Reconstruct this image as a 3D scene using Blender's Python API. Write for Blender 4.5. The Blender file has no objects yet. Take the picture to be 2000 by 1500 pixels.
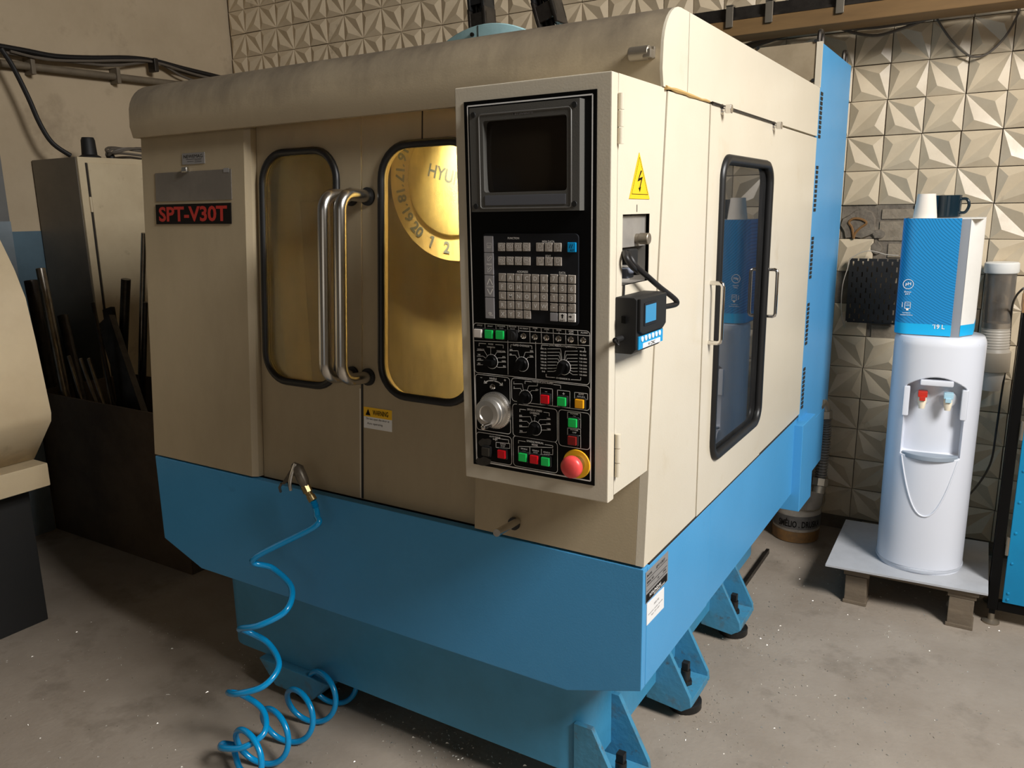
import bpy, bmesh, math, random
from mathutils import Matrix, Vector
random.seed(7)
R_ = math.radians
C = bpy.context.scene.collection
scene = bpy.context.scene

# ------------------------------------------------------------------ camera
CAMZ = 1.58
F_PX = 1558.9
YAW, PIT, ROL = 0.55486, 0.21590, 0.01612
_fwd = Vector((-math.sin(YAW)*math.cos(PIT), math.cos(YAW)*math.cos(PIT), -math.sin(PIT)))
_r = Vector((math.cos(YAW), math.sin(YAW), 0))
_d = _fwd.cross(_r)
_r2 = _r*math.cos(ROL) + _d*math.sin(ROL)
_d2 = -_r*math.sin(ROL) + _d*math.cos(ROL)
CAM = Vector((0, 0, CAMZ))
cd = bpy.data.cameras.new('camera')
cam = bpy.data.objects.new('camera', cd)
C.objects.link(cam)
cd.sensor_width = 36.0
cd.lens = F_PX/2000.0*36.0
cd.clip_start = 0.05
cam.matrix_world = Matrix(((_r2.x, -_d2.x, -_fwd.x, 0), (_r2.y, -_d2.y, -_fwd.y, 0),
                           (_r2.z, -_d2.z, -_fwd.z, CAMZ), (0, 0, 0, 1)))
scene.camera = cam

# ------------------------------------------------------------------ light
scene.view_settings.view_transform = 'Standard'
scene.view_settings.look = 'None'
scene.view_settings.gamma = 1.0
scene.view_settings.exposure = 0.0
scene.view_settings.use_curve_mapping = False
w = bpy.data.worlds.new('world'); scene.world = w; w.use_nodes = True
w.node_tree.nodes['Background'].inputs[0].default_value = (0.75, 0.85, 1.0, 1)
w.node_tree.nodes['Background'].inputs[1].default_value = 0.25

def area(name, loc, target, sx, sy, power, col):
    l = bpy.data.lights.new(name, 'AREA'); l.shape = 'RECTANGLE'; l.size = sx; l.size_y = sy
    l.energy = power; l.color = col
    o = bpy.data.objects.new(name, l); C.objects.link(o)
    o.location = loc
    o.rotation_euler = (Vector(target)-Vector(loc)).to_track_quat('-Z', 'Y').to_euler()
    return o
KEY = area('daylight_window', (2.10, 1.10, 3.50), (-0.6, 1.7, 0.9), 1.1, 1.2, 228, (1.0, 0.975, 0.95))
FILL = area('added_fill', (0.9, -3.4, 1.9), (-1.2, 1.8, 1.1), 2.6, 1.6, 9.5, (1.0, 0.85, 0.66))  # added warm fill lamp behind the camera, brightens the front faces

# ------------------------------------------------------------------ pixel -> place helpers
def ray(x, y):
    return _r2*((x-1000)/F_PX) + _d2*((y-750)/F_PX) + _fwd
def px(x, y, X=None, Y=None, Z=None):
    d = ray(x, y)
    if X is not None: t = X/d.x
    elif Y is not None: t = Y/d.y
    else: t = (Z-CAMZ)/d.z
    return CAM + d*t
def frame(o, u, v):
    u = Vector(u).normalized(); v = Vector(v).normalized(); n = u.cross(v)
    return Matrix(((u.x, v.x, n.x, o[0]), (u.y, v.y, n.y, o[1]), (u.z, v.z, n.z, o[2]), (0, 0, 0, 1)))
def loc(fr, x, y, w=0.0):
    n = fr.col[2].to_3d(); o = fr.col[3].to_3d() + n*w
    d = ray(x, y); t = (o-CAM).dot(n)/d.dot(n)
    p = fr.inverted() @ (CAM + d*t)
    return p.x, p.y
def project(P):
    q = Vector(P)-CAM
    return 1000+F_PX*q.dot(_r2)/q.dot(_fwd), 750+F_PX*q.dot(_d2)/q.dot(_fwd)

# ------------------------------------------------------------------ materials
MATS = {}
def mat(name, col, rough=0.5, metal=0.0, col2=None, vs=4.0, vlo=0.35, vhi=0.7, stretch=(1, 1, 1),
        bump=0.0, bs=60.0, col3=None, v3=1.5, lo3=.55, hi3=.75, spec=0.5, coat=0.0, emit=None, estr=0.0, rvar=0.0):
    m = bpy.data.materials.new(name); m.use_nodes = True
    nt = m.node_tree; N = nt.nodes; L = nt.links
    b = N['Principled BSDF']
    c4 = lambda c: (c[0], c[1], c[2], 1)
    b.inputs['Base Color'].default_value = c4(col)
    b.inputs['Roughness'].default_value = rough
    b.inputs['Metallic'].default_value = metal
    b.inputs['Specular IOR Level'].default_value = spec
    if coat: b.inputs['Coat Weight'].default_value = coat; b.inputs['Coat Roughness'].default_value = .12
    if emit: b.inputs['Emission Color'].default_value = c4(emit); b.inputs['Emission Strength'].default_value = estr
    if col2 or bump:
        g = N.new('ShaderNodeNewGeometry'); mp = N.new('ShaderNodeMapping'); mp.inputs['Scale'].default_value = stretch
        L.new(g.outputs['Position'], mp.inputs['Vector'])
        src = None
        def layer(scale, lo, hi, a, bcol, seed):
            n = N.new('ShaderNodeTexNoise'); n.inputs['Scale'].default_value = scale; n.inputs['Detail'].default_value = 6
            n.inputs['Roughness'].default_value = .65
            m2 = N.new('ShaderNodeMapping'); m2.inputs['Location'].default_value = (seed, seed*1.7, seed*.6)
            L.new(mp.outputs[0], m2.inputs[0]); L.new(m2.outputs[0], n.inputs['Vector'])
            r = N.new('ShaderNodeMapRange'); r.inputs[1].default_value = lo; r.inputs[2].default_value = hi
            L.new(n.outputs[0], r.inputs[0])
            x = N.new('ShaderNodeMix'); x.data_type = 'RGBA'
            L.new(r.outputs[0], x.inputs[0])
            if isinstance(a, tuple): x.inputs[6].default_value = c4(a)
            else: L.new(a, x.inputs[6])
            x.inputs[7].default_value = c4(bcol)
            return x.outputs[2], r.outputs[0]
        if col2:
            src, fac = layer(vs, vlo, vhi, tuple(col), col2, 0.0)
            if col3: src, fac3 = layer(v3, lo3, hi3, src, col3, 7.3)
            L.new(src, b.inputs['Base Color'])
            if rvar:
                rr = N.new('ShaderNodeMapRange'); rr.inputs[3].default_value = rough; rr.inputs[4].default_value = rough+rvar
                L.new(fac, rr.inputs[0]); L.new(rr.outputs[0], b.inputs['Roughness'])
        if bump:
            n = N.new('ShaderNodeTexNoise'); n.inputs['Scale'].default_value = bs; n.inputs['Detail'].default_value = 4
            L.new(g.outputs['Position'], n.inputs['Vector'])
            bp = N.new('ShaderNodeBump'); bp.inputs['Strength'].default_value = bump; bp.inputs['Distance'].default_value = .004
            L.new(n.outputs[0], bp.inputs['Height']); L.new(bp.outputs[0], b.inputs['Normal'])
    MATS[name] = m
    return m

def glass(name, tint, haze, hazecol, rough=.03, ior=1.5):
    m = bpy.data.materials.new(name); m.use_nodes = True
    nt = m.node_tree; N = nt.nodes; L = nt.links
    N.remove(N['Principled BSDF']); out = N['Material Output']
    t = N.new('ShaderNodeBsdfTransparent'); t.inputs[0].default_value = (*tint, 1)
    d = N.new('ShaderNodeBsdfDiffuse'); d.inputs[0].default_value = (*hazecol, 1)
    gl = N.new('ShaderNodeBsdfGlossy'); gl.inputs['Roughness'].default_value = rough
    fr = N.new('ShaderNodeFresnel'); fr.inputs[0].default_value = ior
    g = N.new('ShaderNodeNewGeometry')
    n = N.new('ShaderNodeTexNoise'); n.inputs['Scale'].default_value = 9; n.inputs['Detail'].default_value = 8; n.inputs['Roughness'].default_value = .7
    mp = N.new('ShaderNodeMapping'); mp.inputs['Scale'].default_value = (1, 1, .35)
    L.new(g.outputs['Position'], mp.inputs[0]); L.new(mp.outputs[0], n.inputs['Vector'])
    r = N.new('ShaderNodeMapRange'); r.inputs[1].default_value = .35; r.inputs[2].default_value = .75
    r.inputs[3].default_value = haze*.5; r.inputs[4].default_value = min(1, haze*1.6)
    L.new(n.outputs[0], r.inputs[0])
    a = N.new('ShaderNodeMixShader'); L.new(r.outputs[0], a.inputs[0]); L.new(t.outputs[0], a.inputs[1]); L.new(d.outputs[0], a.inputs[2])
    b = N.new('ShaderNodeMixShader'); L.new(fr.outputs[0], b.inputs[0]); L.new(a.outputs[0], b.inputs[1]); L.new(gl.outputs[0], b.inputs[2])
    L.new(b.outputs[0], out.inputs[0])
    return m

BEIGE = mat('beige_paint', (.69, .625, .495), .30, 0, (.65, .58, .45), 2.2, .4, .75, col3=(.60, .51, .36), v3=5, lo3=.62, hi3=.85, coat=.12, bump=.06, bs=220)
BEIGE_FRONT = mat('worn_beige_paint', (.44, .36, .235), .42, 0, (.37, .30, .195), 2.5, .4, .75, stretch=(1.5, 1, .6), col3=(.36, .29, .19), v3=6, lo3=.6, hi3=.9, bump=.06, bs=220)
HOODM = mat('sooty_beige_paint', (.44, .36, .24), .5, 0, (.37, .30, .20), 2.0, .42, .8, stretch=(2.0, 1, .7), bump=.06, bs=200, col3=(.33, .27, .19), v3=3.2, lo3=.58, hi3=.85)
BLUE = mat('blue_paint', (.075, .345, .66), .38, 0, (.065, .315, .61), 2.4, .4, .75, spec=.35, bump=.07, bs=240, col3=(.04, .20, .38), v3=6, lo3=.66, hi3=.9)
BASEBLUE = mat('cast_blue_paint', (.055, .29, .50), .42, 0, (.045, .25, .42), 5, .4, .7, bump=.2, bs=45, col3=(.05, .13, .18), v3=9, lo3=.68, hi3=.85)
FOOTBLUE = mat('chipped_blue_paint', (.06, .27, .44), .5, 0, (.10, .16, .19), 12, .52, .7, bump=.4, bs=50, col3=(.10, .09, .07), v3=22, lo3=.6, hi3=.75)
BLACK = mat('black_enamel', (.003, .003, .003), .4, 0, spec=.15)
BLACKM = mat('matt_black', (.008, .008, .008), .6, 0)
RUBBER = mat('black_rubber', (.008, .008, .008), .42, 0)
CHAR = mat('charcoal_plastic', (.012, .013, .016), .5, 0, spec=.25)
GREYBEZ = mat('grey_bezel_plastic', (.095, .092, .083), .5, 0, bump=.15, bs=500)
GREYLIP = mat('grey_bezel_edge', (.13, .125, .115), .5, 0)
GREYSTRIP = mat('grey_softkey_strip', (.11, .115, .13), .4, 0)
SCREEN = mat('dark_crt_glass', (.020, .015, .010), .15, 0, spec=.3)
KEYM = mat('taupe_key_plastic', (.40, .355, .305), .5, 0, (.34, .30, .255), 150, .4, .7)
KEYL = mat('grey_key_plastic', (.32, .31, .32), .5, 0)
KEYW = mat('white_key_plastic', (.78, .75, .70), .5, 0)
KEYB = mat('cyan_key_plastic', (.0, .33, .72), .4, 0)
PRINT = mat('white_print', (.86, .84, .80), .6, 0)
PRINTK = mat('black_print', (.010, .008, .007), .7, 0, spec=.12)
PRINTG = mat('grey_print', (.16, .15, .15), .6, 0)
BGREEN = mat('green_lens', (.01, .42, .08), .3, 0, emit=(.01, .42, .06), estr=.12)
BRED = mat('red_lens', (.62, .005, .012), .3, 0)
BDRED = mat('dark_red_lens', (.22, .012, .01), .3, 0)
BORANGE = mat('amber_lens', (.90, .40, .01), .3, 0)
BWHITE = mat('white_lens', (.72, .66, .60), .4, 0)
ESTOP = mat('red_mushroom_plastic', (.80, .075, .07), .35, 0)
YELLOW = mat('yellow_plastic', (.82, .44, .01), .45, 0)
SIGNY = mat('yellow_sign', (.95, .55, .01), .45, 0)
STEEL = mat('brushed_steel', (.62, .60, .56), .25, 1.0, (.48, .46, .42), 30, .4, .7, stretch=(1, 1, .1))
CHROME = mat('chrome', (.72, .70, .67), .12, 1.0)
ALU = mat('machined_aluminium', (.66, .63, .58), .34, .9)
BRASS = mat('brass', (.55, .42, .20), .3, 1.0)
DARKSTEEL = mat('dark_steel', (.075, .065, .055), .42, .8, (.035, .03, .026), 12, .4, .7)
BARSTEEL = mat('bright_bar_steel', (.42, .39, .34), .3, 1.0, (.22, .19, .16), 10, .4, .7)
PLATE = mat('blank_metal_plate', (.20, .18, .155), .5, .35, (.26, .235, .20), 7, .4, .7)
PLATES = mat('silver_label_plate', (.33, .32, .31), .45, .3)
SIGNRED = mat('red_lettering', (.46, .022, .014), .5, 0)
RECESSM = mat('grey_recess_metal', (.34, .32, .29), .4, .3, (.26, .24, .21), 12, .4, .7)
INNER = mat('oily_inner_sheet', (.25, .215, .15), .45, .1, (.17, .14, .095), 5, .4, .7, stretch=(3, 3, .5))
DISC = mat('magazine_disc_paint', (.72, .62, .42), .4, 0)
DISCIN = mat('magazine_hub_paint', (.92, .84, .55), .4, 0)
DISCNUM = mat('blue_grey_numerals', (.16, .22, .36), .5, 0)
TUBE = mat('lamp_tube', (1, .9, .6), .4, 0, emit=(1.0, .82, .45), estr=7)
WINGLASS = glass('oily_yellow_glazing', (.80, .74, .56), .26, (.40, .34, .22), .10, 1.35)
SIDEGLASS = glass('dark_side_glazing', (.22, .22, .22), .10, (.20, .20, .20), .02, 1.75)
SKYBLUE = mat('pale_blue_paint', (.48, .76, .80), .45, 0, (.30, .56, .60), 8, .4, .7)
TILE = mat('cream_relief_tile', (.64, .53, .37), .30, 0, (.56, .455, .31), 7, .4, .7, col3=(.24, .18, .11), v3=5.5, lo3=.62, hi3=.80, rvar=.12, bump=.05, bs=120)
TILED = mat('smoky_relief_tile', (.50, .40, .265), .40, 0, (.42, .33, .21), 5, .4, .7, col3=(.22, .165, .105), v3=6, lo3=.55, hi3=.85)
GROUT = mat('old_grout', (.17, .135, .095), .9, 0, (.09, .07, .05), 9, .4, .7, bump=.6, bs=80)
CEMENT = mat('cement_patch', (.22, .185, .14), .9, 0, (.13, .105, .08), 14, .35, .65, bump=1.0, bs=60)
BRICKM = mat('flat_dirty_brick', (.30, .245, .175), .75, 0, (.20, .16, .11), 18, .4, .7, bump=.6, bs=90)
RUST = mat('rust_stain', (.22, .11, .035), .8, 0)
PLASTER = mat('stained_cream_plaster', (.50, .40, .27), .85, 0, (.42, .33, .215), 1.6, .35, .7, col3=(.22, .165, .105), v3=1.9, lo3=.56, hi3=.82, bump=.35, bs=35)
DADO = mat('blue_grey_dado_paint', (.085, .145, .185), .6, 0, (.065, .11, .14), 4, .4, .7, bump=.2, bs=35)
PILLAR = mat('dark_grey_wall_paint', (.13, .13, .125), .7, 0, (.10, .10, .095), 3, .4, .7, bump=.2, bs=35)
PILLARB = mat('pale_blue_wall_paint', (.22, .265, .30), .7, 0, (.16, .20, .225), 5, .4, .7, bump=.2, bs=35)
CONC = mat('worn_concrete', (.37, .315, .255), .78, 0, (.29, .24, .188), 2.6, .35, .7, col3=(.17, .14, .105), v3=4.5, lo3=.55, hi3=.82, bump=.35, bs=60)
WALLW = mat('hall_wall_paint', (.22, .175, .12), .9, 0)
CABB = mat('old_cream_cabinet_paint', (.60, .50, .33), .5, 0, (.52, .42, .27), 4, .4, .7, col3=(.28, .21, .13), v3=9, lo3=.62, hi3=.85)
CABG = mat('shaded_cabinet_paint', (.17, .145, .11), .5, 0, (.13, .11, .085), 5, .4, .7)  # cream cabinet's side away from the window, its shade put into the colour
RACKM = mat('dark_rusty_sheet', (.14, .10, .062), .6, .2, (.085, .06, .038), 4, .4, .7, bump=.2, bs=40)
LATHEB = mat('aged_beige_enamel', (.50, .41, .27), .42, 0, (.42, .33, .21), 3, .4, .75, col3=(.25, .19, .12), v3=4, lo3=.62, hi3=.85)
COOLW = mat('white_glossy_plastic', (.74, .77, .84), .30, 0, coat=.2)
COOLG = mat('pale_grey_plastic', (.60, .63, .69), .35, 0)
TRAYG = mat('grey_drip_tray', (.30, .35, .41), .4, 0)
CREAM = mat('ivory_plastic', (.80, .72, .56), .35, 0)
TAPRED = mat('red_tap_plastic', (.55, .03, .015), .4, 0)
TAPBLUE = mat('pale_blue_tap_plastic', (.42, .66, .78), .4, 0)
CARDW = mat('white_carton', (.86, .85, .80), .6, 0, (.80, .79, .74), 6, .4, .7)
CARDC = mat('cyan_carton', (.0, .42, .80), .5, 0)
CARDG = mat('grey_carton_gap', (.22, .24, .27), .7, 0)
PAPER = mat('paper_cup_white', (.80, .74, .66), .6, 0)
MUG = mat('dark_teal_mug', (.006, .018, .028), .15, 0)
BOARD = mat('grey_white_laminate', (.52, .53, .55), .45, 0, (.42, .43, .45), 5, .4, .7, col3=(.30, .29, .28), v3=9, lo3=.62, hi3=.8)
WOOD = mat('grey_old_timber', (.20, .155, .105), .8, 0, (.13, .10, .07), 7, .35, .7, stretch=(.6, 5, 5), bump=.5, bs=50)
WOODN = mat('brown_timber', (.30, .17, .07), .6, 0, (.22, .12, .05), 8, .4, .7, stretch=(.4, 5, 5))
CUPTUBE = glass('smoky_clear_plastic', (.80, .76, .70), .28, (.42, .38, .33), .15, 1.4)
CUPGREY = mat('ribbed_grey_plastic', (.46, .41, .34), .45, 0)
CUPHOLD = mat('beige_plastic_holder', (.44, .37, .28), .5, 0)
BLUECAB = mat('bright_blue_enamel', (.0, .25, .50), .38, 0, (.0, .22, .45), 5, .4, .7)
BUCKETM = mat('dirty_white_plastic', (.50, .46, .40), .5, 0, (.36, .31, .25), 9, .4, .7, col3=(.16, .125, .09), v3=14, lo3=.56, hi3=.75)
BUCKETD = mat('dark_grey_band', (.10, .095, .09), .55, 0, (.16, .15, .14), 20, .4, .7)
BUCKETO = mat('rusty_orange_band', (.30, .15, .045), .55, 0, (.14, .085, .04), 16, .4, .7)
BEAMM = mat('brown_painted_steel', (.22, .125, .045), .55, 0, (.16, .09, .033), 4, .4, .7, stretch=(.5, 3, 3))
CABLEG = mat('grey_brown_cable', (.12, .10, .078), .6, 0)
CABLEK = mat('black_cable', (.008, .007, .007), .5, 0)
HOSEB = mat('glossy_blue_hose', (.0, .30, .66), .22, 0, coat=.3)
GUNM = mat('worn_gun_metal', (.20, .17, .13), .4, .6, (.10, .085, .065), 25, .4, .7)
PIPEM = mat('painted_brown_pipe', (.17, .135, .09), .6, 0, (.12, .095, .065), 10, .4, .7)
SEALM = mat('yellowed_sealant', (.50, .32, .11), .6, 0)
GAPM = mat('dark_gap', (.02, .015, .01), .8, 0)
DEVBLUE = mat('blue_label', (.01, .30, .62), .4, 0)
DEVSCR = mat('blue_lcd', (.03, .16, .30), .2, 0, emit=(.06, .30, .52), estr=.45)
PLUGG = mat('blue_grey_plug', (.20, .22, .27), .5, 0)
WHITEST = mat('white_sticker', (.85, .85, .84), .5, 0)
CHIPS = mat('bright_swarf', (.80, .76, .68), .35, .7)
FLEXM = mat('grey_metal_conduit', (.16, .145, .125), .4, .7)
ZINC = mat('dull_zinc', (.32, .28, .22), .45, .8)

# soot settled along the top of the hood
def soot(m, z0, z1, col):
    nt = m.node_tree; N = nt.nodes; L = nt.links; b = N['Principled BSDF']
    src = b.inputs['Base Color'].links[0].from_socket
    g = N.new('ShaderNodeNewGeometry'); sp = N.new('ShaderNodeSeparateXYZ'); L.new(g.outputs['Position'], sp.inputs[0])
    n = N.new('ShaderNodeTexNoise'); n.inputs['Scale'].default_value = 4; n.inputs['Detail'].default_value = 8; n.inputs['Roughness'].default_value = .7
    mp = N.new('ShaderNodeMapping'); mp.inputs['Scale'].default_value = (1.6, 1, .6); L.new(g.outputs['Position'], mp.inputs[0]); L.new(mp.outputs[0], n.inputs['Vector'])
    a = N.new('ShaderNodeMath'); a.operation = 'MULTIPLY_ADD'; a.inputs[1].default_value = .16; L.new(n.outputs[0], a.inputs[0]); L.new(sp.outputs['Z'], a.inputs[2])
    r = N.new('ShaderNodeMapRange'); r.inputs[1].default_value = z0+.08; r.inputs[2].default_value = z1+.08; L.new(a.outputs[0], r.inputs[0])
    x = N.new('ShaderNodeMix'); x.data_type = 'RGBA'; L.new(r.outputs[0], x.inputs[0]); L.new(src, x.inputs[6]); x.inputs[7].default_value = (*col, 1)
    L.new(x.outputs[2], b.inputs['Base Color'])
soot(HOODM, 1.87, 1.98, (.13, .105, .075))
# carton front: blue with fine curved printed lines
def carton_blue():
    m = mat('printed_blue_carton', (.0, .22, .52), .45, 0)
    nt = m.node_tree; N = nt.nodes; L = nt.links; b = N['Principled BSDF']
    g = N.new('ShaderNodeNewGeometry'); mp = N.new('ShaderNodeMapping'); mp.inputs['Location'].default_value = (-.13, -3.3, -1.80)
    mp.inputs['Scale'].default_value = (1, 0, 1)
    L.new(g.outputs['Position'], mp.inputs[0])
    wv = N.new('ShaderNodeTexWave'); wv.wave_type = 'RINGS'; wv.rings_direction = 'Y'; wv.inputs['Scale'].default_value = 34
    wv.inputs['Distortion'].default_value = 5.0; wv.inputs['Detail'].default_value = 0; wv.inputs['Detail Scale'].default_value = .35
    L.new(mp.outputs[0], wv.inputs['Vector'])
    r = N.new('ShaderNodeMapRange'); r.inputs[1].default_value = .62; r.inputs[2].default_value = .9
    L.new(wv.outputs['Fac'], r.inputs[0])
    x = N.new('ShaderNodeMix'); x.data_type = 'RGBA'; x.inputs[6].default_value = (.008, .255, .60, 1); x.inputs[7].default_value = (.0, .16, .38, 1)
    L.new(r.outputs[0], x.inputs[0]); L.new(x.outputs[2], b.inputs['Base Color'])
    return m
CARDB = carton_blue()

# ------------------------------------------------------------------ mesh helpers
WORLD = {}
class MB:
    def __init__(s): s.v = []; s.f = []; s.bv = False
    def add(s, vs, fs, M=None):
        n = len(s.v)
        s.v += [(M @ Vector(p)) if M else Vector(p) for p in vs]
        s.f += [tuple(n+i for i in f) for f in fs]
        return s
    def box(s, x0, x1, y0, y1, z0, z1, M=None, bev=0.0, seg=2):
        x0, x1 = min(x0, x1), max(x0, x1); y0, y1 = min(y0, y1), max(y0, y1); z0, z1 = min(z0, z1), max(z0, z1)
        vs = [(x0, y0, z0), (x1, y0, z0), (x1, y1, z0), (x0, y1, z0), (x0, y0, z1), (x1, y0, z1), (x1, y1, z1), (x0, y1, z1)]
        fs = [(3, 2, 1, 0), (4, 5, 6, 7), (0, 1, 5, 4), (1, 2, 6, 5), (2, 3, 7, 6), (3, 0, 4, 7)]
        if bev > 0:
            s.bv = True
            bm = bmesh.new(); bv = [bm.verts.new(p) for p in vs]
            for f in fs: bm.faces.new([bv[i] for i in f])
            bmesh.ops.bevel(bm, geom=list(bm.edges), offset=bev, segments=seg, affect='EDGES', profile=.5)
            bm.verts.index_update()
            vs = [tuple(p.co) for p in bm.verts]; fs = [tuple(p.index for p in f.verts) for f in bm.faces]; bm.free()
        return s.add(vs, fs, M)
    def hexa(s, pts):   # 8 points: bottom 4 then top 4
        return s.add(pts, [(3, 2, 1, 0), (4, 5, 6, 7), (0, 1, 5, 4), (1, 2, 6, 5), (2, 3, 7, 6), (3, 0, 4, 7)])
    def prism(s, pts, a0, a1, axis='z', M=None, bev=0.0):
        def P(p, a):
            return {'z': (p[0], p[1], a), 'y': (p[0], a, p[1]), 'x': (a, p[0], p[1])}[axis]
        n = len(pts)
        vs = [P(p, a0) for p in pts]+[P(p, a1) for p in pts]
        fs = [tuple(range(n))[::-1], tuple(range(n, 2*n))]+[(i, (i+1) % n, n+(i+1) % n, n+i) for i in range(n)]
        bm = bmesh.new(); bv = [bm.verts.new(p) for p in vs]
        for f in fs: bm.faces.new([bv[i] for i in f])
        bmesh.ops.recalc_face_normals(bm, faces=list(bm.faces))
        if bev: s.bv = True; bmesh.ops.bevel(bm, geom=list(bm.edges), offset=bev, segments=2, affect='EDGES', profile=.5)
        bm.verts.index_update()
        vs = [tuple(p.co) for p in bm.verts]; fs = [tuple(p.index for p in f.verts) for f in bm.faces]; bm.free()
        return s.add(vs, fs, M)
    def lathe(s, prof, origin=(0, 0, 0), axis=(0, 0, 1), n=24, sx=1.0, closed=True):
        q = Vector(axis).normalized().to_track_quat('Z', 'Y').to_matrix().to_4x4(); q.translation = Vector(origin)
        vs = []; fs = []
        for r, h in prof:
            for i in range(n):
                a = 2*math.pi*i/n; vs.append((r*math.cos(a), r*math.sin(a)*sx, h))
        for k in range(len(prof)-1):
            for i in range(n):
                j = (i+1) % n; fs.append((k*n+i, k*n+j, (k+1)*n+j, (k+1)*n+i))
        if closed:
            fs.append(tuple(range(n))[::-1]); fs.append(tuple((len(prof)-1)*n+i for i in range(n)))
        return s.add(vs, fs, q)
    def cyl(s, p0, p1, r, r1=None, n=16, bev=0.0):
        p0 = Vector(p0); p1 = Vector(p1); h = (p1-p0).length; r1 = r if r1 is None else r1
        pr = [(r, 0), (r1, h)] if not bev else [(r-bev, 0), (r, bev), (r1, h-bev), (r1-bev, h)]
        return s.lathe(pr, p0, p1-p0, n)
    def tube(s, pts, r, n=8, closed=False, smooth=0, caps=True):
        pts = [Vector(p) for p in pts]
        if smooth: pts = crom(pts, smooth, closed)
        m = len(pts); T = []
        for i in range(m):
            a = pts[(i-1) % m] if (closed or i) else pts[0]
            b = pts[(i+1) % m] if (closed or i < m-1) else pts[-1]
            T.append((b-a).normalized())
        u = T[0].orthogonal().normalized(); vs = []; fs = []
        for i in range(m):
            u = (u-T[i]*u.dot(T[i])).normalized(); w_ = T[i].cross(u)
            rr = r[i] if isinstance(r, list) else r
            for k in range(n):
                a = 2*math.pi*k/n; vs.append(pts[i]+u*(rr*math.cos(a))+w_*(rr*math.sin(a)))
        for i in range(m if closed else m-1):
            j = (i+1) % m
            for k in range(n):
                k2 = (k+1) % n; fs.append((i*n+k, i*n+k2, j*n+k2, j*n+k))
        if not closed and caps: fs.append(tuple(range(n))[::-1]); fs.append(tuple((m-1)*n+k for k in range(n)))
        return s.add(vs, fs)
    def plate_hole(s, u0, u1, v0, v1, loop, w0, w1, M, ki):
        # rectangle with a rounded hole; loop = rrect() with ki points for each corner (order: ur, ul, ll, lr)
        oc = [(u1, v1), (u0, v1), (u0, v0), (u1, v0)]
        n = len(loop); vs = []; fs = []
        for w_ in (w0, w1): vs += [(p[0], p[1], w_) for p in loop]+[(p[0], p[1], w_) for p in oc]
        S = n+4
        for side, base in ((0, 0), (1, S)):
            for c in range(4):
                o = base+n+c
                for i in range(ki-1):
                    a = base+c*ki+i; f = (a, a+1, o); fs.append(f if side == 0 else f[::-1])
                a = base+c*ki+ki-1; b = base+((c+1) % 4)*ki; o2 = base+n+(c+1) % 4
                f = (a, b, o2, o); fs.append(f if side == 0 else f[::-1])
        for i in range(n):
            j = (i+1) % n; fs.append((i, S+i, S+j, j))
        for c in range(4):
            d = (c+1) % 4; fs.append((n+c, n+d, S+n+d, S+n+c))
        return s.add(vs, fs, M)
    def build(s, name, m, parent=None, smooth=35, origin=None, kind=None):
        me = bpy.data.meshes.new(name)
        xs = [p.x for p in s.v]; ys = [p.y for p in s.v]; zs = [p.z for p in s.v]
        c = Vector(((min(xs)+max(xs))/2, (min(ys)+max(ys))/2, (min(zs)+max(zs))/2)) if origin is None else Vector(origin)
        me.from_pydata([tuple(p-c) for p in s.v], [], s.f); me.validate()
        bm = bmesh.new(); bm.from_mesh(me); bmesh.ops.recalc_face_normals(bm, faces=list(bm.faces)); bm.to_mesh(me); bm.free()
        if smooth:
            me.polygons.foreach_set('use_smooth', [True]*len(me.polygons)); me.set_sharp_from_angle(angle=R_(smooth))
        me.materials.append(m)
        o = bpy.data.objects.new(name, me); C.objects.link(o); o.location = c; WORLD[o.name] = c
        if s.bv and smooth:
            wn = o.modifiers.new('weighted_normal', 'WEIGHTED_NORMAL'); wn.keep_sharp = True
        if parent: attach(o, parent)
        if kind: o['kind'] = kind
        return o
def attach(o, parent):
    o.parent = parent; o.matrix_parent_inverse = Matrix.Translation(-WORLD[parent.name])
def crom(P, k, closed=False):
    out = []; n = len(P)
    rng = range(n) if closed else range(n-1)
    for i in rng:
        g = lambda j: P[j % n] if closed else P[max(0, min(n-1, j))]
        a, b, c, d = g(i-1), g(i), g(i+1), g(i+2)
        for t in range(k):
            t = t/k
            out.append(.5*((2*b)+(c-a)*t+(2*a-5*b+4*c-d)*t*t+(3*b-a-3*c+d)*t*t*t))
    if not closed: out.append(P[-1])
    return out
def rrect(u0, u1, v0, v1, r, k=6):
    L = []
    for (cx, cy, a0) in ((u1-r, v1-r, 0), (u0+r, v1-r, 90), (u0+r, v0+r, 180), (u1-r, v0+r, 270)):
        for i in range(k):
            a = R_(a0+90*i/(k-1)); L.append((cx+r*math.cos(a), cy+r*math.sin(a)))
    return L
def copy(o, at, parent=None, label=None):
    c = o.copy(); C.objects.link(c); c.location = Vector(at); WORLD[c.name] = Vector(at)
    if parent: attach(c, parent)
    return c
def empty(name, at, label, cat, group=None):
    o = bpy.data.objects.new(name, None); C.objects.link(o); o.location = Vector(at); WORLD[o.name] = Vector(at)
    o.empty_display_size = .05
    return tag(o, label, cat, group)
def tag(o, label=None, cat=None, group=None, kind=None):
    if label: o['label'] = label
    if cat: o['category'] = cat
    if group: o['group'] = group
    if kind: o['kind'] = kind
    return o
TXT = {}
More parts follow.
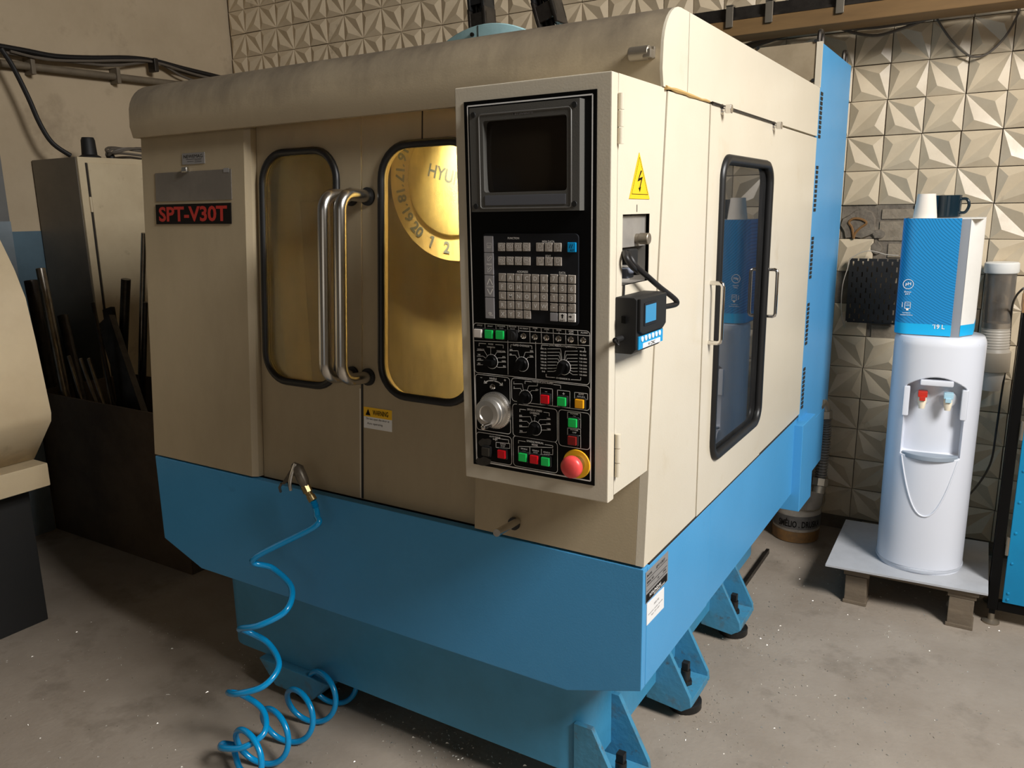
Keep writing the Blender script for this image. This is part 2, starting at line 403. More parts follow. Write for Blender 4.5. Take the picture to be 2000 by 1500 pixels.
def text_mesh(s, bold):
    k = (s, bold)
    if k not in TXT:
        cu = bpy.data.curves.new('t', 'FONT'); cu.body = s; cu.size = 1; cu.offset = bold; cu.resolution_u = 3
        ob = bpy.data.objects.new('t', cu)
        me = bpy.data.meshes.new_from_object(ob)
        vs = [v.co.copy() for v in me.vertices]; fs = [tuple(p.vertices) for p in me.polygons]
        bpy.data.objects.remove(ob); bpy.data.curves.remove(cu); bpy.data.meshes.remove(me)
        # the built-in face draws 1 as a bare stem: give it its flag
        if '1' in s:
            one = text_mesh('1', bold)[0] if s != '1' else vs
            wo = max(p.x for p in one)-min(p.x for p in one); ho = max(p.y for p in one)
            for i, c in enumerate(s):
                if c != '1': continue
                pre = text_mesh(s[:i+1], bold)[0] if i < len(s)-1 and '1' not in s[:i] else (vs if i == len(s)-1 else None)
                if pre is None: continue
                xr = max(p.x for p in (pre if pre is not vs else [q for q in vs])) - wo
                n0 = len(vs); vs += [Vector((xr+.01, ho, 0)), Vector((xr+.01, ho-.13, 0)), Vector((xr-.15, ho-.21, 0)), Vector((xr-.15, ho-.10, 0))]
                fs.append((n0, n0+3, n0+2, n0+1))
        TXT[k] = (vs, fs)
    return TXT[k]
def text(mb, s, M, u, v, w_, width, height, bold=0.0, fn=None):
    vs, fs = text_mesh(s, bold)
    if not vs: return
    x0 = min(p.x for p in vs); x1 = max(p.x for p in vs); y0 = min(p.y for p in vs); y1 = max(p.y for p in vs)
    sx = width/(x1-x0) if width else None; sy = height/(y1-y0) if y1 > y0 else 1
    if sx is None: sx = sy
    pts = [Vector((u+(p.x-(x0+x1)/2)*sx, v+(p.y-(y0+y1)/2)*sy, w_)) for p in vs]
    if fn: mb.add([fn(p) for p in pts], fs)
    else: mb.add(pts, fs, M)

# ================================================================== THE ROOM
YW = 4.02; XLW = -4.74; HZ = 5.4
fl = MB().box(-5.2, 4.6, -3.8, 4.4, -.12, 0).build('floor', CONC); fl['kind'] = 'structure'
wb = MB().box(-5.0, 4.6, YW, YW+.2, -.05, HZ).build('wall_back', GROUT); wb['kind'] = 'structure'
wl = MB().box(XLW-.2, XLW, 1.9, YW, 1.5, HZ).build('wall_left', PLASTER); wl['kind'] = 'structure'
MB().box(XLW-.2, XLW+.004, 1.9, YW, -.05, 1.5).build('dado', DADO, wl)
PXX = px(108, 1034, Z=0).x; PYY = px(108, 1034, Z=0).y
MB().box(XLW-.2, PXX, -3.8, PYY, 1.56, HZ).build('pier_upper', PILLAR, wl)
MB().box(XLW-.2, PXX+.003, -3.8, PYY+.002, -.05, 1.56).build('pier_lower', PILLARB, wl)
wr = MB()
wr.box(2.3, 2.5, -3.8, 4.4, -.05, 2.8); wr.box(2.3, 2.5, -3.8, 4.4, 4.3, HZ); wr.box(2.3, 2.5, -3.8, .3, 2.8, 4.3); wr.box(2.3, 2.5, 1.9, 4.4, 2.8, 4.3)
wr.build('wall_right', WALLW)['kind'] = 'structure'
wf = MB()
wf.box(-5.2, -.4, -3.8, -3.6, -.05, HZ); wf.box(2.8, 4.6, -3.8, -3.6, -.05, HZ); wf.box(-.4, 2.8, -3.8, -3.6, 3.7, HZ)
wf.build('wall_front', WALLW)['kind'] = 'structure'
MB().box(-5.2, 4.6, -3.8, 4.4, HZ, HZ+.15).build('ceiling', WALLW)['kind'] = 'structure'

# relief tiles, one by one
TS = .1503
def tile_mesh(flip, h=.017, s=TS-.0035):
    a = s/2; t = .008
    cor = [(-a, -a), (a, -a), (a, a), (-a, a)]
    vs = [(x, 0, z) for x, z in cor]+[(x, -t, z) for x, z in cor]
    k = .47*a
    P = (k, -t-h, -k); Q = (-k, -t-h, k)
    vs += [P, Q]
    fs = [(0, 1, 5, 4), (1, 2, 6, 5), (2, 3, 7, 6), (3, 0, 4, 7), (0, 3, 2, 1),
          (4, 5, 8), (5, 6, 8), (6, 7, 9), (7, 4, 9), (4, 8, 6), (4, 6, 9)]
    if flip: vs = [(-x, y, z) for x, y, z in vs]
    me = bpy.data.meshes.new('tile'); me.from_pydata(vs, [], fs)
    bm = bmesh.new(); bm.from_mesh(me); bmesh.ops.recalc_face_normals(bm, faces=list(bm.faces)); bm.to_mesh(me); bm.free()
    me.materials.append(TILE)
    return me
TM = [tile_mesh(False), tile_mesh(True)]
J0 = px(1740, 124, Y=YW)       # top-left joint of a backslash tile
def inside(p, poly):
    c = False; n = len(poly)
    for i in range(n):
        (x1, y1), (x2, y2) = poly[i], poly[(i+1) % n]
        if (y1 > p[1]) != (y2 > p[1]) and p[0] < (x2-x1)*(p[1]-y1)/(y2-y1)+x1: c = not c
    return c
SIL = [(445, 190), (890, 110), (1320, 40), (1480, 120), (1600, 190), (1630, 130), (1560, 960), (1250, 1350), (300, 900), (300, 300)]
MISS = {}
rest = MB(); ntile = 0
for j in range(-24, 15):
    for i in range(-28, 30):
        z = J0.z - (j+.5)*TS; x = J0.x + (i+.5)*TS - j*.0016
        if z < .08 or z > 5.3 or x < XLW+.03 or x > 2.2: continue
        q = project((x, YW, z))
        k = (i, j)
        # cells whose tile has come off the wall, beside the electrical cabinet
        if j == 4 and i in (-1, 0): MISS[k] = (x, z); continue
        if j == 5 and i == 0: MISS[k] = (x, z); continue
        if j == 7 and i == 0: MISS[k] = (x, z); continue
        if j == 6 and i == -1: MISS[k] = (x, z); continue
        par = (i+j) % 2
        vis = -40 < q[0] < 2060 and -60 < q[1] < 1200 and not inside(q, SIL)
        if vis and ntile < 296:
            o = bpy.data.objects.new('tile', TM[par]); C.objects.link(o)
            o.location = (x+random.uniform(-.001, .001), YW-random.uniform(-.002, .003), z+random.uniform(-.001, .001))
            o.rotation_euler = (random.uniform(-.012, .012), random.uniform(-.006, .006), random.uniform(-.012, .012))
            WORLD[o.name] = o.location.copy(); attach(o, wb); ntile += 1
        elif z < 3.4 and x < 1.3:
            rest.add([v.co for v in TM[par].vertices], [tuple(p.vertices) for p in TM[par].polygons], Matrix.Translation((x, YW, z)))
rest.build('tile_field', TILE, wb, smooth=0, kind='stuff')
# exposed patches
def lump(x, z, rx, rz, m, name, seed, d=.012):
    rnd = random.Random(seed); n = 14; ring = []; vs = []; fs = []
    for k in range(n):
        a = 2*math.pi*k/n; q = rnd.uniform(.8, 1.12); ring.append((x+rx*q*math.cos(a), z+rz*q*math.sin(a)))
    vs = [(p[0], YW+.004, p[1]) for p in ring]+[(x+(p[0]-x)*.9, YW-d*rnd.uniform(.7, 1.2), z+(p[1]-z)*.9) for p in ring]+[(x, YW-d*1.1, z)]
    fs = [(k, (k+1) % n, n+(k+1) % n, n+k) for k in range(n)]+[(n+k, n+(k+1) % n, 2*n) for k in range(n)]
    return MB().add(vs, fs).build(name, m, wb, smooth=60)
for (i, j), (x, z) in MISS.items():
    MB().box(x-.075, x+.075, YW-.003, YW+.01, z-.075, z+.075).build('mortar_patch', CEMENT, wb)
for q, s in (((1678, 440), (.082, .072)), ((1718, 457), (.03, .024)), ((1712, 484), (.025, .03))):
    p = px(*q, Y=YW); lump(p.x, p.z, s[0], s[1], CEMENT, 'cement_lump', q[0], .016)
for (x0, y0, x1, y1) in ((1722, 408, 1786, 428), (1716, 432, 1770, 470), (1733, 476, 1764, 503), (1700, 637, 1764, 665), (1690, 668, 1745, 722)):
    a = px(x0, y1, Y=YW); b = px(x1, y0, Y=YW)
    MB().box(a.x, b.x, YW-.009, YW+.01, a.z, b.z, bev=.003).build('brick', BRICKM, wb)
a = px(1665, 440, Y=YW-.02)
MB().tube([px(*q, Y=YW-.019) for q in ((1667, 465), (1664, 445), (1658, 434), (1668, 427), (1684, 429), (1692, 436), (1680, 445), (1670, 456), (1667, 466))], .0055, 6, smooth=4).build('rust_drip', RUST, wb)

# ================================================================== MAIN MACHINE
XR = -.628; XL = -2.39; YF = 1.56; YB = 3.10
ZL = .785                     # beige / blue line
machine = empty('machining_center', ((XL+XR)/2, 2.4, 0), 'large beige and blue machining centre with sliding doors and black control panel', 'machine')
SL = .0763
FRONT = frame((0, YF, ZL), (1, 0, 0), (0, SL, 1))
PANEL = frame((0, 1.368, 0), (1, 0, 0), (0, 0, 1))
SIDE = frame((XR, 0, 0), (0, 1, 0), (0, 0, 1))
VT = 1.10                      # height of the slanted front, up to the hood

# skirt
sk = [(XL, ZL), (XR, ZL), (XR, .48), (-.822, .418), (-2.205, .418), (XL, .488)]
s_ = MB(); s_.prism(sk, YF, 1.585, 'y', bev=.003); s_.build('front_skirt', BLUE, machine)
ss = MB()
y1388 = loc(SIDE, 1388, 1000)[0]
ss.box(XR-.05, XR, 1.586, y1388-.002, .48, ZL-.002, bev=.003)
ss.build('side_skirt', BLUE, machine)
s2 = MB(); s2.box(XR-.05, XR-.002, y1388+.002, YB-.02, .48, ZL-.002, bev=.003); s2.build('side_skirt', BLUE, machine)
MB().box(XL, XL+.05, 1.6205, YB-.02, .488, ZL-.002, bev=.003).build('side_skirt', BLUE, machine)
MB().box(XL+.05, XR-.051, 1.63, YB-.03, .50, .56).build('chip_tray', BLUE, machine)
MB().box(XL+.001, XR-.001, YF+.036, YB, ZL-.003, ZL+.005).build('waist_seam', GAPM, machine)

# cast base with rounded corners
bb = MB()
bl = rrect(-2.205, -.815, 1.64, 3.3, .075, 6)
bb.prism(bl, .118, .50, 'z'); bb.build('base_casting', BASEBLUE, machine, smooth=50)
# rounded arch cheeks at the feet
def gusset_foot(y, side=1):
    x0 = -.815 if side > 0 else -2.205
    sg = side
    f = MB()
    tri = [(x0+.022*sg, .27), (x0+.112*sg, .095), (x0+.116*sg, .065), (x0+.085*sg, .042), (x0-.03*sg, .055), (x0-.03*sg, .27)]
    for dy in (-.095, .075): f.prism(tri, y+dy, y+dy+.016, 'y', bev=.002)
    f.prism([(x0-.03*sg, .045), (x0+.10*sg, .045), (x0+.114*sg, .058), (x0+.114*sg, .082), (x0-.03*sg, .082)], y-.079, y+.075, 'y', bev=.002)
    foot = f.build('foot_bracket', FOOTBLUE, machine)
    cx = x0+.064*sg
    MB().lathe([(.050, .0), (.054, .004), (.054, .026), (.046, .030)], (cx, y, 0), n=28).build('levelling_pad', RUBBER, foot)
    MB().lathe([(.042, .0), (.04, .016)], (cx, y, .0301), n=24).build('pad_top', DARKSTEEL, foot)
    b = MB(); b.lathe([(.022, 0), (.022, .014)], (cx, y, .083), n=6); b.lathe([(.0155, 0), (.0155, .034)], (cx, y, .097), n=16)
    b.box(cx-.011, cx+.011, y-.011, y+.011, .131, .158, bev=.002)
    b.build('levelling_bolt', DARKSTEEL, foot)
    return foot
FY = [1.735, 2.24, 2.77]
for y in FY: gusset_foot(y)
for y in (1.70, 2.77):
    f = MB(); f.prism([(-2.02, .117), (-1.70, .117), (-1.78, .035), (-1.95, .035)], y-.09, y+.09, 'y', bev=.004)
    foot = f.build('foot_bracket', FOOTBLUE, machine)
    MB().lathe([(.060, .0), (.064, .004), (.064, .026), (.056, .034)], (-1.865, y, 0), n=28).build('levelling_pad', RUBBER, foot)
# dark drip channel along the right of the base
rl = MB(); rl.prism([(px(1445, 1160, Z=.0).x-.01, 0.0), (px(1445, 1160, Z=0).x+.004, 0), (px(1445, 1160, Z=0).x+.004, .022), (px(1445, 1160, Z=0).x-.01, .022)], 2.80, 3.55, 'y')
rl.build('floor_rail', DARKSTEEL, machine)

# left fixed front panel, with a folded right edge
u490 = loc(FRONT, 491, 600)[0]; u925 = loc(FRONT, 925, 980)[0]; u708 = loc(FRONT, 707, 600, -.03)[0]
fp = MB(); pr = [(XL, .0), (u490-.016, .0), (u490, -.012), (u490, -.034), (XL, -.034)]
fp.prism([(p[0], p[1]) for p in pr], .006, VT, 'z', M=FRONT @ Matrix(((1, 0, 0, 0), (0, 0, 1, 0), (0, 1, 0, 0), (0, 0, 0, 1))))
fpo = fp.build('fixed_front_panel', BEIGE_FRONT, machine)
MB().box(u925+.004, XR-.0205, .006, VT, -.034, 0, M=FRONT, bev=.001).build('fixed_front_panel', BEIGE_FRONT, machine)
# doors
def door(u0, u1, wu0, wu1, wv0, wv1, r, name):
    d = MB(); lp = rrect(wu0, wu1, wv0, wv1, r, 9)
    d.plate_hole(u0, u1, .004, VT, lp, -.030, -.052, FRONT, 9)
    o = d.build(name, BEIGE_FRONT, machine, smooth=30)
    g = MB(); g.tube([FRONT @ Vector((p[0], p[1], -.028)) for p in rrect(wu0-.002, wu1+.002, wv0-.002, wv1+.002, r, 9)], .0105, 10, closed=True)
    g.build('window_gasket', RUBBER, o, smooth=60)
    gl = MB(); gl.prism(rrect(wu0-.005, wu1+.005, wv0-.005, wv1+.005, r, 9), -.040, -.037, 'z', M=FRONT)
    gl.build('window_pane', WINGLASS, o, smooth=0)
    return o
def fu(x, y): return loc(FRONT, x, y, -.03)
a = fu(518, 520)[0]; b = fu(659, 520)[0]; c_ = fu(585, 747)[1]; d_ = fu(590, 297)[1]
doorL = door(u490+.004, u708-.002, a, b, c_, d_, .085, 'sliding_door')
a2 = fu(747, 520)[0]; b2 = a2+(b-a)*1.03; c2 = fu(825, 778)[1]; d2 = fu(842, 280)[1]
doorR = door(u708+.002, u925-.002, a2, b2, c2, d2, .085, 'sliding_door')
# handles
def handle(px_u, v0, v1, parent, name='grab_handle'):
    u = px_u; r = .0165; st = .075; k = .042
    P = [Vector((u, v0, -.03)), Vector((u, v0, st-k))]
    for i in range(1, 7):
        a_ = math.pi/2*i/6; P.append(Vector((u, v0+k*(1-math.cos(a_)), st-k+k*math.sin(a_))))
    for i in range(0, 7):
        a_ = math.pi/2*i/6; P.append(Vector((u, v1-k+k*math.sin(a_), st-k+k*math.cos(a_))))
    P.append(Vector((u, v1, -.03)))
    h = MB().tube([FRONT @ p for p in P], r, 16).build(name, STEEL, parent, smooth=60)
    for v in (v0, v1): MB().cyl(FRONT @ Vector((u, v, -.030)), FRONT @ Vector((u, v, -.024)), .024, n=20).build('handle_collar', BLACKM, parent)
hv0 = fu(712, 735)[1]; hv1 = fu(716, 384)[1]
handle(fu(713, 560)[0]+.012, hv0, hv1, doorR)
handle(fu(690, 560)[0]-.004, hv0, hv1, doorL)
# black rubber seal where the two doors meet, and at the right jamb
MB().box(u708-.0035, u708+.0035, .006, fu(706, 745)[1], -.034, -.0285, M=FRONT).build('meeting_seal', RUBBER, doorR)
MB().box(u708-.0095, u708-.0042, .006, fu(706, 745)[1]-.02, -.031, -.0288, M=FRONT).build('meeting_strip', BEIGE, doorL)
MB().box(u925-.004, u925+.0035, .006, .30, -.033, -.020, M=FRONT).build('jamb_seal', RUBBER, doorR)
# thin fold line above the right window, header strip
u825 = fu(825, 240)[0]
MB().box(u825-.0015, u825+.0015, d2+.012, VT, -.0305, -.0285, M=FRONT).build('fold_line', GAPM, doorR)
# warning sticker on the right door
p0 = loc(FRONT, 711, 832, -.03); p1 = loc(FRONT, 766, 802, -.03)
st = MB().box(p0[0], p1[0], p0[1]-.004, p1[1], -.0302, -.0292, M=FRONT).build('warning_sticker', WHITEST, doorR)
hh = p1[1]-p0[1]+.004; wz = p1[0]-p0[0]; um = (p0[0]+p1[0])/2
MB().box(p0[0], p1[0], p1[1]-.45*hh, p1[1], -.0292, -.0288, M=FRONT).build('warning_header', SIGNY, doorR)
t = MB(); text(t, 'WARNING', FRONT, um+.1*wz, p1[1]-.22*hh, -.0284, wz*.55, hh*.24, .02)
text(t, 'Do not open the door at', FRONT, um, p0[1]+hh*.38, -.0288, wz*.82, hh*.13); text(t, 'Auto operating', FRONT, um-.1*wz, p0[1]+hh*.16, -.0288, wz*.55, hh*.13)
t.add([Vector((p0[0]+.07*wz, p1[1]-.38*hh, -.0284)), Vector((p0[0]+.25*wz, p1[1]-.38*hh, -.0284)), Vector((p0[0]+.16*wz, p1[1]-.08*hh, -.0284))], [(0, 1, 2)], FRONT)
t.build('warning_lettering', PRINTK, doorR, smooth=0)

# plates on the left panel
def fplate(x0, y0, x1, y1, m, name, wd, parent=fpo):
    A = loc(FRONT, x0, y1, 0); B = loc(FRONT, x1, y0, 0)
    MB().box(A[0], B[0], A[1], B[1], .0004, wd, M=FRONT).build(name, m, parent)
    return A[0], B[0], A[1], B[1]
fplate(306, 330, 452, 394, PLATE, 'blank_plate', .002)
q = fplate(307, 396, 452, 438, PRINTK, 'model_sign', .003)
t = MB(); text(t, 'SPT-V30T', FRONT, (q[0]+q[1])/2, (q[2]+q[3])/2, .0035, (q[1]-q[0])*.91, (q[3]-q[2])*.76, .03)
t.build('model_lettering', SIGNRED, fpo, smooth=0)
q = fplate(357, 297, 400, 322, PLATES, 'maker_plate', .002)
t = MB(); W_ = q[1]-q[0]; H_ = q[3]-q[2]; um = (q[0]+q[1])/2
text(t, 'NEWEMAG', FRONT, um, q[3]-.30*H_, .0024, W_*.84, H_*.30, .0); text(t, 'Werkzeugmaschinen', FRONT, um+.03*W_, q[3]-.56*H_, .0024, W_*.7, H_*.09, .02)
for k, (du, dv) in enumerate(((-.12, .24), (.22, .32), (.22, .18))): t.box(um+du*W_-.15*W_, um+du*W_+.15*W_, q[2]+dv*H_-.004*H_, q[2]+dv*H_+.02*H_, .0022, .0024, M=FRONT)
t.build('maker_lettering', PRINTK, fpo, smooth=0)
A = loc(FRONT, 364, 331)
MB().box(A[0]-.010, A[0]+.014, A[1]-.010, A[1]+.006, .002, .012, M=FRONT, bev=.003).build('magnet', STEEL, fpo)
A = loc(FRONT, 443, 332)
MB().box(A[0]-.012, A[0]+.012, A[1]-.007, A[1]+.005, 0.0022, .003, M=FRONT).build('small_sticker', PLATES, fpo)

# steel peg on the lower right panel
pk = px(1005, 1022, Y=YF); pe = px(970, 1041, Y=1.40)
pg = MB(); pg.cyl(pk+Vector((0, .03, 0)), pe, .0085, n=14); pg.build('steel_peg', STEEL, machine)
MB().cyl(pk, pk+Vector((0, -.006, 0)), .016, n=18).build('peg_grommet', RUBBER, machine)

# hood
ZH = 1.981
hp = [(1.612, 1.817), (1.604, 1.85), (1.606, 1.88)]
for k in range(1, 9):
    a_ = math.pi/2*k/8; hp.append((1.70-.094*math.cos(a_), 1.885+.096*math.sin(a_)))
hp += [(YB, ZH), (YB, ZH-.03), (1.72, ZH-.03), (1.665, 1.94), (1.634, 1.88), (1.630, 1.817)]
y1345 = loc(SIDE, 1345, 100)[0]
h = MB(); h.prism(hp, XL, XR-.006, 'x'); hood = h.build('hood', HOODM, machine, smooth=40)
# right end cheek of the hood, in two sheets
ck = [p for p in hp[:11]]
fr_ = ck + [(y1345-.0015, ZH), (y1345-.0015, 1.817)]
c1 = MB(); c1.prism(fr_, XR-.006, XR, 'x'); c1.build('hood_cheek', BEIGE, machine, smooth=40)
c2_ = MB(); c2_.box(XR-.02, XR, y1345+.0015, YB+.012, 1.817, ZH); c2_.build('hood_cheek', BEIGE, machine)
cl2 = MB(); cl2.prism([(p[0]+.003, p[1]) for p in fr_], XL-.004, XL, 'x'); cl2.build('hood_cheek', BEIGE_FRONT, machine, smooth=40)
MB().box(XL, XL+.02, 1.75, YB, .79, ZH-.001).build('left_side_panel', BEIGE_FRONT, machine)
# latch clip on hood
pc = px(1256, 106, Y=1.603)
lt = MB(); lt.cyl(pc+Vector((-.024, -.012, 0)), pc+Vector((.020, -.012, 0)), .014, n=14, bev=.002); lt.box(pc.x-.028, pc.x+.026, 1.597, 1.606, pc.z-.010, pc.z+.012, bev=.002)
lt.box(pc.x+.008, pc.x+.026, 1.578, 1.60, pc.z-.012, pc.z+.006, bev=.003)
lt.build('cover_latch', ZINC, hood)

# right side panels
def yat(x, y): return loc(SIDE, x, y)[0]
zt = 1.811
y1 = yat(1391, 600); y2 = yat(1499, 570)
sp = MB(); sp.prism([(1.564, ZL+.006), (1.640, zt), (yat(1392, 300)-.002, zt), (yat(1364, 1000)-.002+.0, ZL+.006)], XR-.02, XR, 'x')
sp = MB()
ya = (yat(1388, 202)+yat(1371, 624))/2; yb = (yat(1516, 254)+yat(1481, 890))/2
sp.prism([(1.5605, ZL+.006), (1.5605+SL*(zt-ZL), zt), (ya-.002, zt), (ya-.002, ZL+.006)], XR-.02, XR, 'x'); sp.build('side_panel', BEIGE, machine)
MB().box(XR-.02, XR, yb+.0015, YB+.012, ZL+.006, zt, bev=.001).build('side_panel', BEIGE, machine)
sd = MB()
wy0 = yat(1398, 560); wy1 = yat(1492, 560); wz1 = loc(SIDE, 1450, 312)[1]; wz0 = loc(SIDE, 1425, 868)[1]
lp = rrect(wy0, wy1, wz0, wz1, .055, 9)
sd.plate_hole(ya+.0015, yb-.0015, ZL+.006, zt, lp, .002, -.016, SIDE, 9)
sdo = sd.build('side_door', BEIGE, machine, smooth=30)
g = MB(); g.tube([SIDE @ Vector((p[0], p[1], .002)) for p in rrect(wy0+.004, wy1-.004, wz0+.004, wz1-.004, .052, 9)], .0125, 10, closed=True); g.build('window_gasket', RUBBER, sdo, smooth=60)
g = MB(); g.prism(rrect(wy0-.003, wy1+.003, wz0-.003, wz1+.003, .055, 9), -.010, -.006, 'z', M=SIDE); g.build('window_pane', SIDEGLASS, sdo, smooth=0)
def dhandle(x, y0, y1_, parent, w0):
    A = loc(SIDE, x, y0); B = loc(SIDE, x, y1_); st = .034; yy = (A[0]+B[0])/2
    P = [(yy, B[1], w0), (yy, B[1], st-.008), (yy, B[1]+.003, st-.002), (yy, B[1]+.010, st), (yy, A[1]-.010, st), (yy, A[1]-.003, st-.002), (yy, A[1], st-.008), (yy, A[1], w0)]
    MB().tube([SIDE @ Vector(p) for p in P], .0055, 12).build('pull_handle', CHROME, parent, smooth=60)
dhandle(1384, 553, 668, sdo, .002)
dhandle(1494, 527, 616, sdo, .0)
bz = []
for x, y in ((1408, 214), (1509, 246)):
    A = loc(SIDE, x, y); p = SIDE @ Vector((A[0], A[1], 0)); b_ = MB()
    b_.cyl(p, p+Vector((.004, 0, 0)), .013, n=18); b_.cyl(p+Vector((.004, 0, 0)), p+Vector((.013, 0, 0)), .006, n=12); b_.cyl(p+Vector((.013, 0, 0)), p+Vector((.027, 0, 0)), .0115, n=6, bev=.001)
    b_.build('hanger_bolt', CHROME, sdo)
A = loc(SIDE, 1388, 201); B = loc(SIDE, 1511, 241)
MB().tube([SIDE @ Vector((A[0], A[1], .004)), SIDE @ Vector((B[0], B[1], .004))], .0035, 8).build('hanger_rail', DARKSTEEL, sdo)
A = loc(SIDE, 1300, 170); B = loc(SIDE, 1385, 199)
sl = MB(); sl.tube([SIDE @ Vector((A[0]+(B[0]-A[0])*k/10, A[1]+(B[1]-A[1])*k/10+random.uniform(-.001, .001), .0005)) for k in range(11)], [.0035+random.uniform(-.001, .002) for k in range(11)], 7)
sl.build('sealant_bead', SEALM, machine)
# back wall of the enclosure and inner sheets
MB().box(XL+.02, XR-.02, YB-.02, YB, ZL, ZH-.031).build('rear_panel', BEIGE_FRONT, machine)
inn = MB()
inn.box(XL+.03, XR-.03, 2.55, 2.57, ZL+.005, 1.94); inn.box(XL+.03, XL+.05, 1.70, 2.55, ZL+.005, 1.94)
inn.box(-.92, -.90, 1.70, 2.55, ZL+.005, 1.94)
inn.box(XL+.05, -.92, 1.64, 2.55, ZL+.005, ZL+.02)
inn.box(XL+.051, -1.55, 2.25, 2.549, ZL+.021, 1.62)
inn.build('inner_guard', INNER, machine)
# tool magazine
MC = px(884, 352, Y=2.12); mr = .255
mg = MB(); mg.lathe([(mr*.70, -.001), (mr*.99, 0), (mr, .012), (mr, .05)], (MC.x, 2.12, MC.z), (0, 1, 0), 72)
mag = mg.build('tool_magazine', DISC, machine, smooth=40)
MB().lathe([(mr*.66, 0), (mr*.68, .004), (mr*.68, .02)], (MC.x, 2.108, MC.z), (0, 1, 0), 64).build('magazine_hub', DISCIN, mag, smooth=40)
t = MB(); MF = frame((MC.x, 2.1175, MC.z), (1, 0, 0), (0, 0, 1))
for k in range(20):
    a_ = R_(-98+(k-1)*18)
    rot = Matrix.Rotation(a_+math.pi/2, 4, 'Z')
    text(t, str(k+1), MF @ Matrix.Translation((math.cos(a_)*mr*.83, math.sin(a_)*mr*.83, 0)) @ rot, 0, 0, 0, None, .038, .03)
text(t, 'HYUNDAI', frame((MC.x, 2.1075, MC.z), (1, 0, -.30), (.30, 0, 1)), .02, .01, 0, .22, .042, .02)
t.build('magazine_numerals', DISCNUM, mag, smooth=0)
lm = MB(); lm.cyl((-1.55, 1.86, 1.905), (-.97, 1.86, 1.905), .016, n=14); lm.build('work_lamp_tube', TUBE, machine)
area('work_lamp', (-1.13, 1.86, 1.90), (-1.10, 2.12, 1.70), .40, .05, 185, (1.0, .86, .56)).data.spread = 1.85

# pale blue disc and drag chains above the roof
DC = px(945, 46, Y=2.35); dr = .36
dsc = MB(); dsc.lathe([(dr-.003, 0), (dr, .004), (dr, .12)], (DC.x, 2.35, DC.z-dr), (0, 1, 0), 80); dso = dsc.build('spindle_motor_cover', SKYBLUE, machine, smooth=40)
A = px(923, 68, Y=2.347); MB().cyl(A, A+Vector((0, -.006, 0)), .007, n=10).build('cover_screw', DARKSTEEL, machine)
A = px(933, 48, Y=2.349); MB().box(A.x-.0012, A.x+.0012, 2.3485, 2.352, A.z-.09, A.z-.003).build('cover_seam', GAPM, machine)
def chain(pts, wd, name, label):
    P = [px(x, y, Y=Y_) for x, y, Y_ in pts]
    e = empty(name, P[0], label, 'cable chain', 'drag chains above the machine roof')
    a0, b0 = P[0], P[-1]; n = max(3, int((b0-a0).length/.062)); d = (b0-a0)/n
    z = d.normalized(); x = Vector((1, 0, 0)); x = (x-z*x.dot(z)).normalized(); y = z.cross(x)
    for k in range(n):
        M = Matrix(((x.x, y.x, z.x, 0), (x.y, y.y, z.y, 0), (x.z, y.z, z.z, 0), (0, 0, 0, 1))); M.translation = a0+d*(k+.5)
        L_ = d.length; m = MB()
        ww = wd if k % 2 == 0 else wd*.93
        m.box(-ww/2, -ww/2+.012, -.035, .035, -L_*.56, L_*.56, M=M, bev=.004); m.box(ww/2-.012, ww/2, -.035, .035, -L_*.56, L_*.56, M=M, bev=.004)
        m.box(-ww/2, ww/2, -.032, -.024, -L_*.3, L_*.3, M=M); m.box(-ww/2, ww/2, .024, .032, -L_*.3, L_*.3, M=M)
        m.build('chain_link', RUBBER if k % 2 else DARKSTEEL, e)
    cb = MB()
    for k in (-.5, 0, .5): cb.tube([a0+x*(k*wd*.5), b0+x*(k*wd*.5)], wd*.11, 8)
    cb.build('chain_cable', CABLEK, e)
chain([(943, 62, 2.42), (928, -150, 2.42)], .072, 'drag_chain', 'black segmented drag chain rising above the pale blue round cover')
chain([(1080, 52, 2.20), (1025, -150, 2.20)], .070, 'drag_chain', 'black segmented drag chain rising from the roof right of the pale blue cover')

# ------------------------------------------------------------------ rear electrical cabinet (right rear)
YC0 = YB+.012; YC1 = 3.70; ZC = 2.132
ec = MB(); ec.box(XR-.45, XR-.001, YC0+.004, YC1, .70, ZC, bev=.003)
eco = ec.build('electrical_cabinet', BLUE, machine)
A = px(1476, 108, Y=YC0); 
fpz = px(1600, 75, Y=YC0)
MB().box(px(1470, 100, Y=YC0).x, XR-.018, YC0-.006, YC0+.0035, 1.90, ZC+.004).build('cabinet_front_plate', mat('dull_brown_beige_paint', (.34, .27, .175), .55, 0, (.27, .21, .13), 12, .4, .7), eco)
MB().box(XR-.018, XR+.001, YC0-.010, YC0+.0035, 1.982, ZC+.002).build('cabinet_corner_strip', BEIGE, eco)
for x, y in ((1481, 94), (1594, 80), (1588, 157)):
    p = px(x, y, Y=YC0-.006); MB().cyl(p+Vector((0, .001, 0)), p+Vector((0, -.005, 0)), .006, n=12).build('plate_screw', BLACKM, eco)
for (x0, y0_, x1_, y1_) in ((1605, 183, 1598, 266), (1596, 327, 1589, 410), (1585, 466, 1580, 542), (1577, 596, 1572, 672), (1570, 722, 1563, 798)):
    A = SIDE @ Vector((*loc(SIDE, x0, y0_), 0)); B = SIDE @ Vector((*loc(SIDE, x1_, y1_), 0)); n = 10; vs_ = MB()
    for k in range(n):
        z = A.z+(B.z-A.z)*k/(n-1)
        for dy in (0.0,): vs_.box(XR-.003, XR+.0012, YC0+.022+dy, YC0+.055+dy, z-.0055, z+.0055)
    vs_.build('vent_slots', GAPM, eco, kind='stuff')
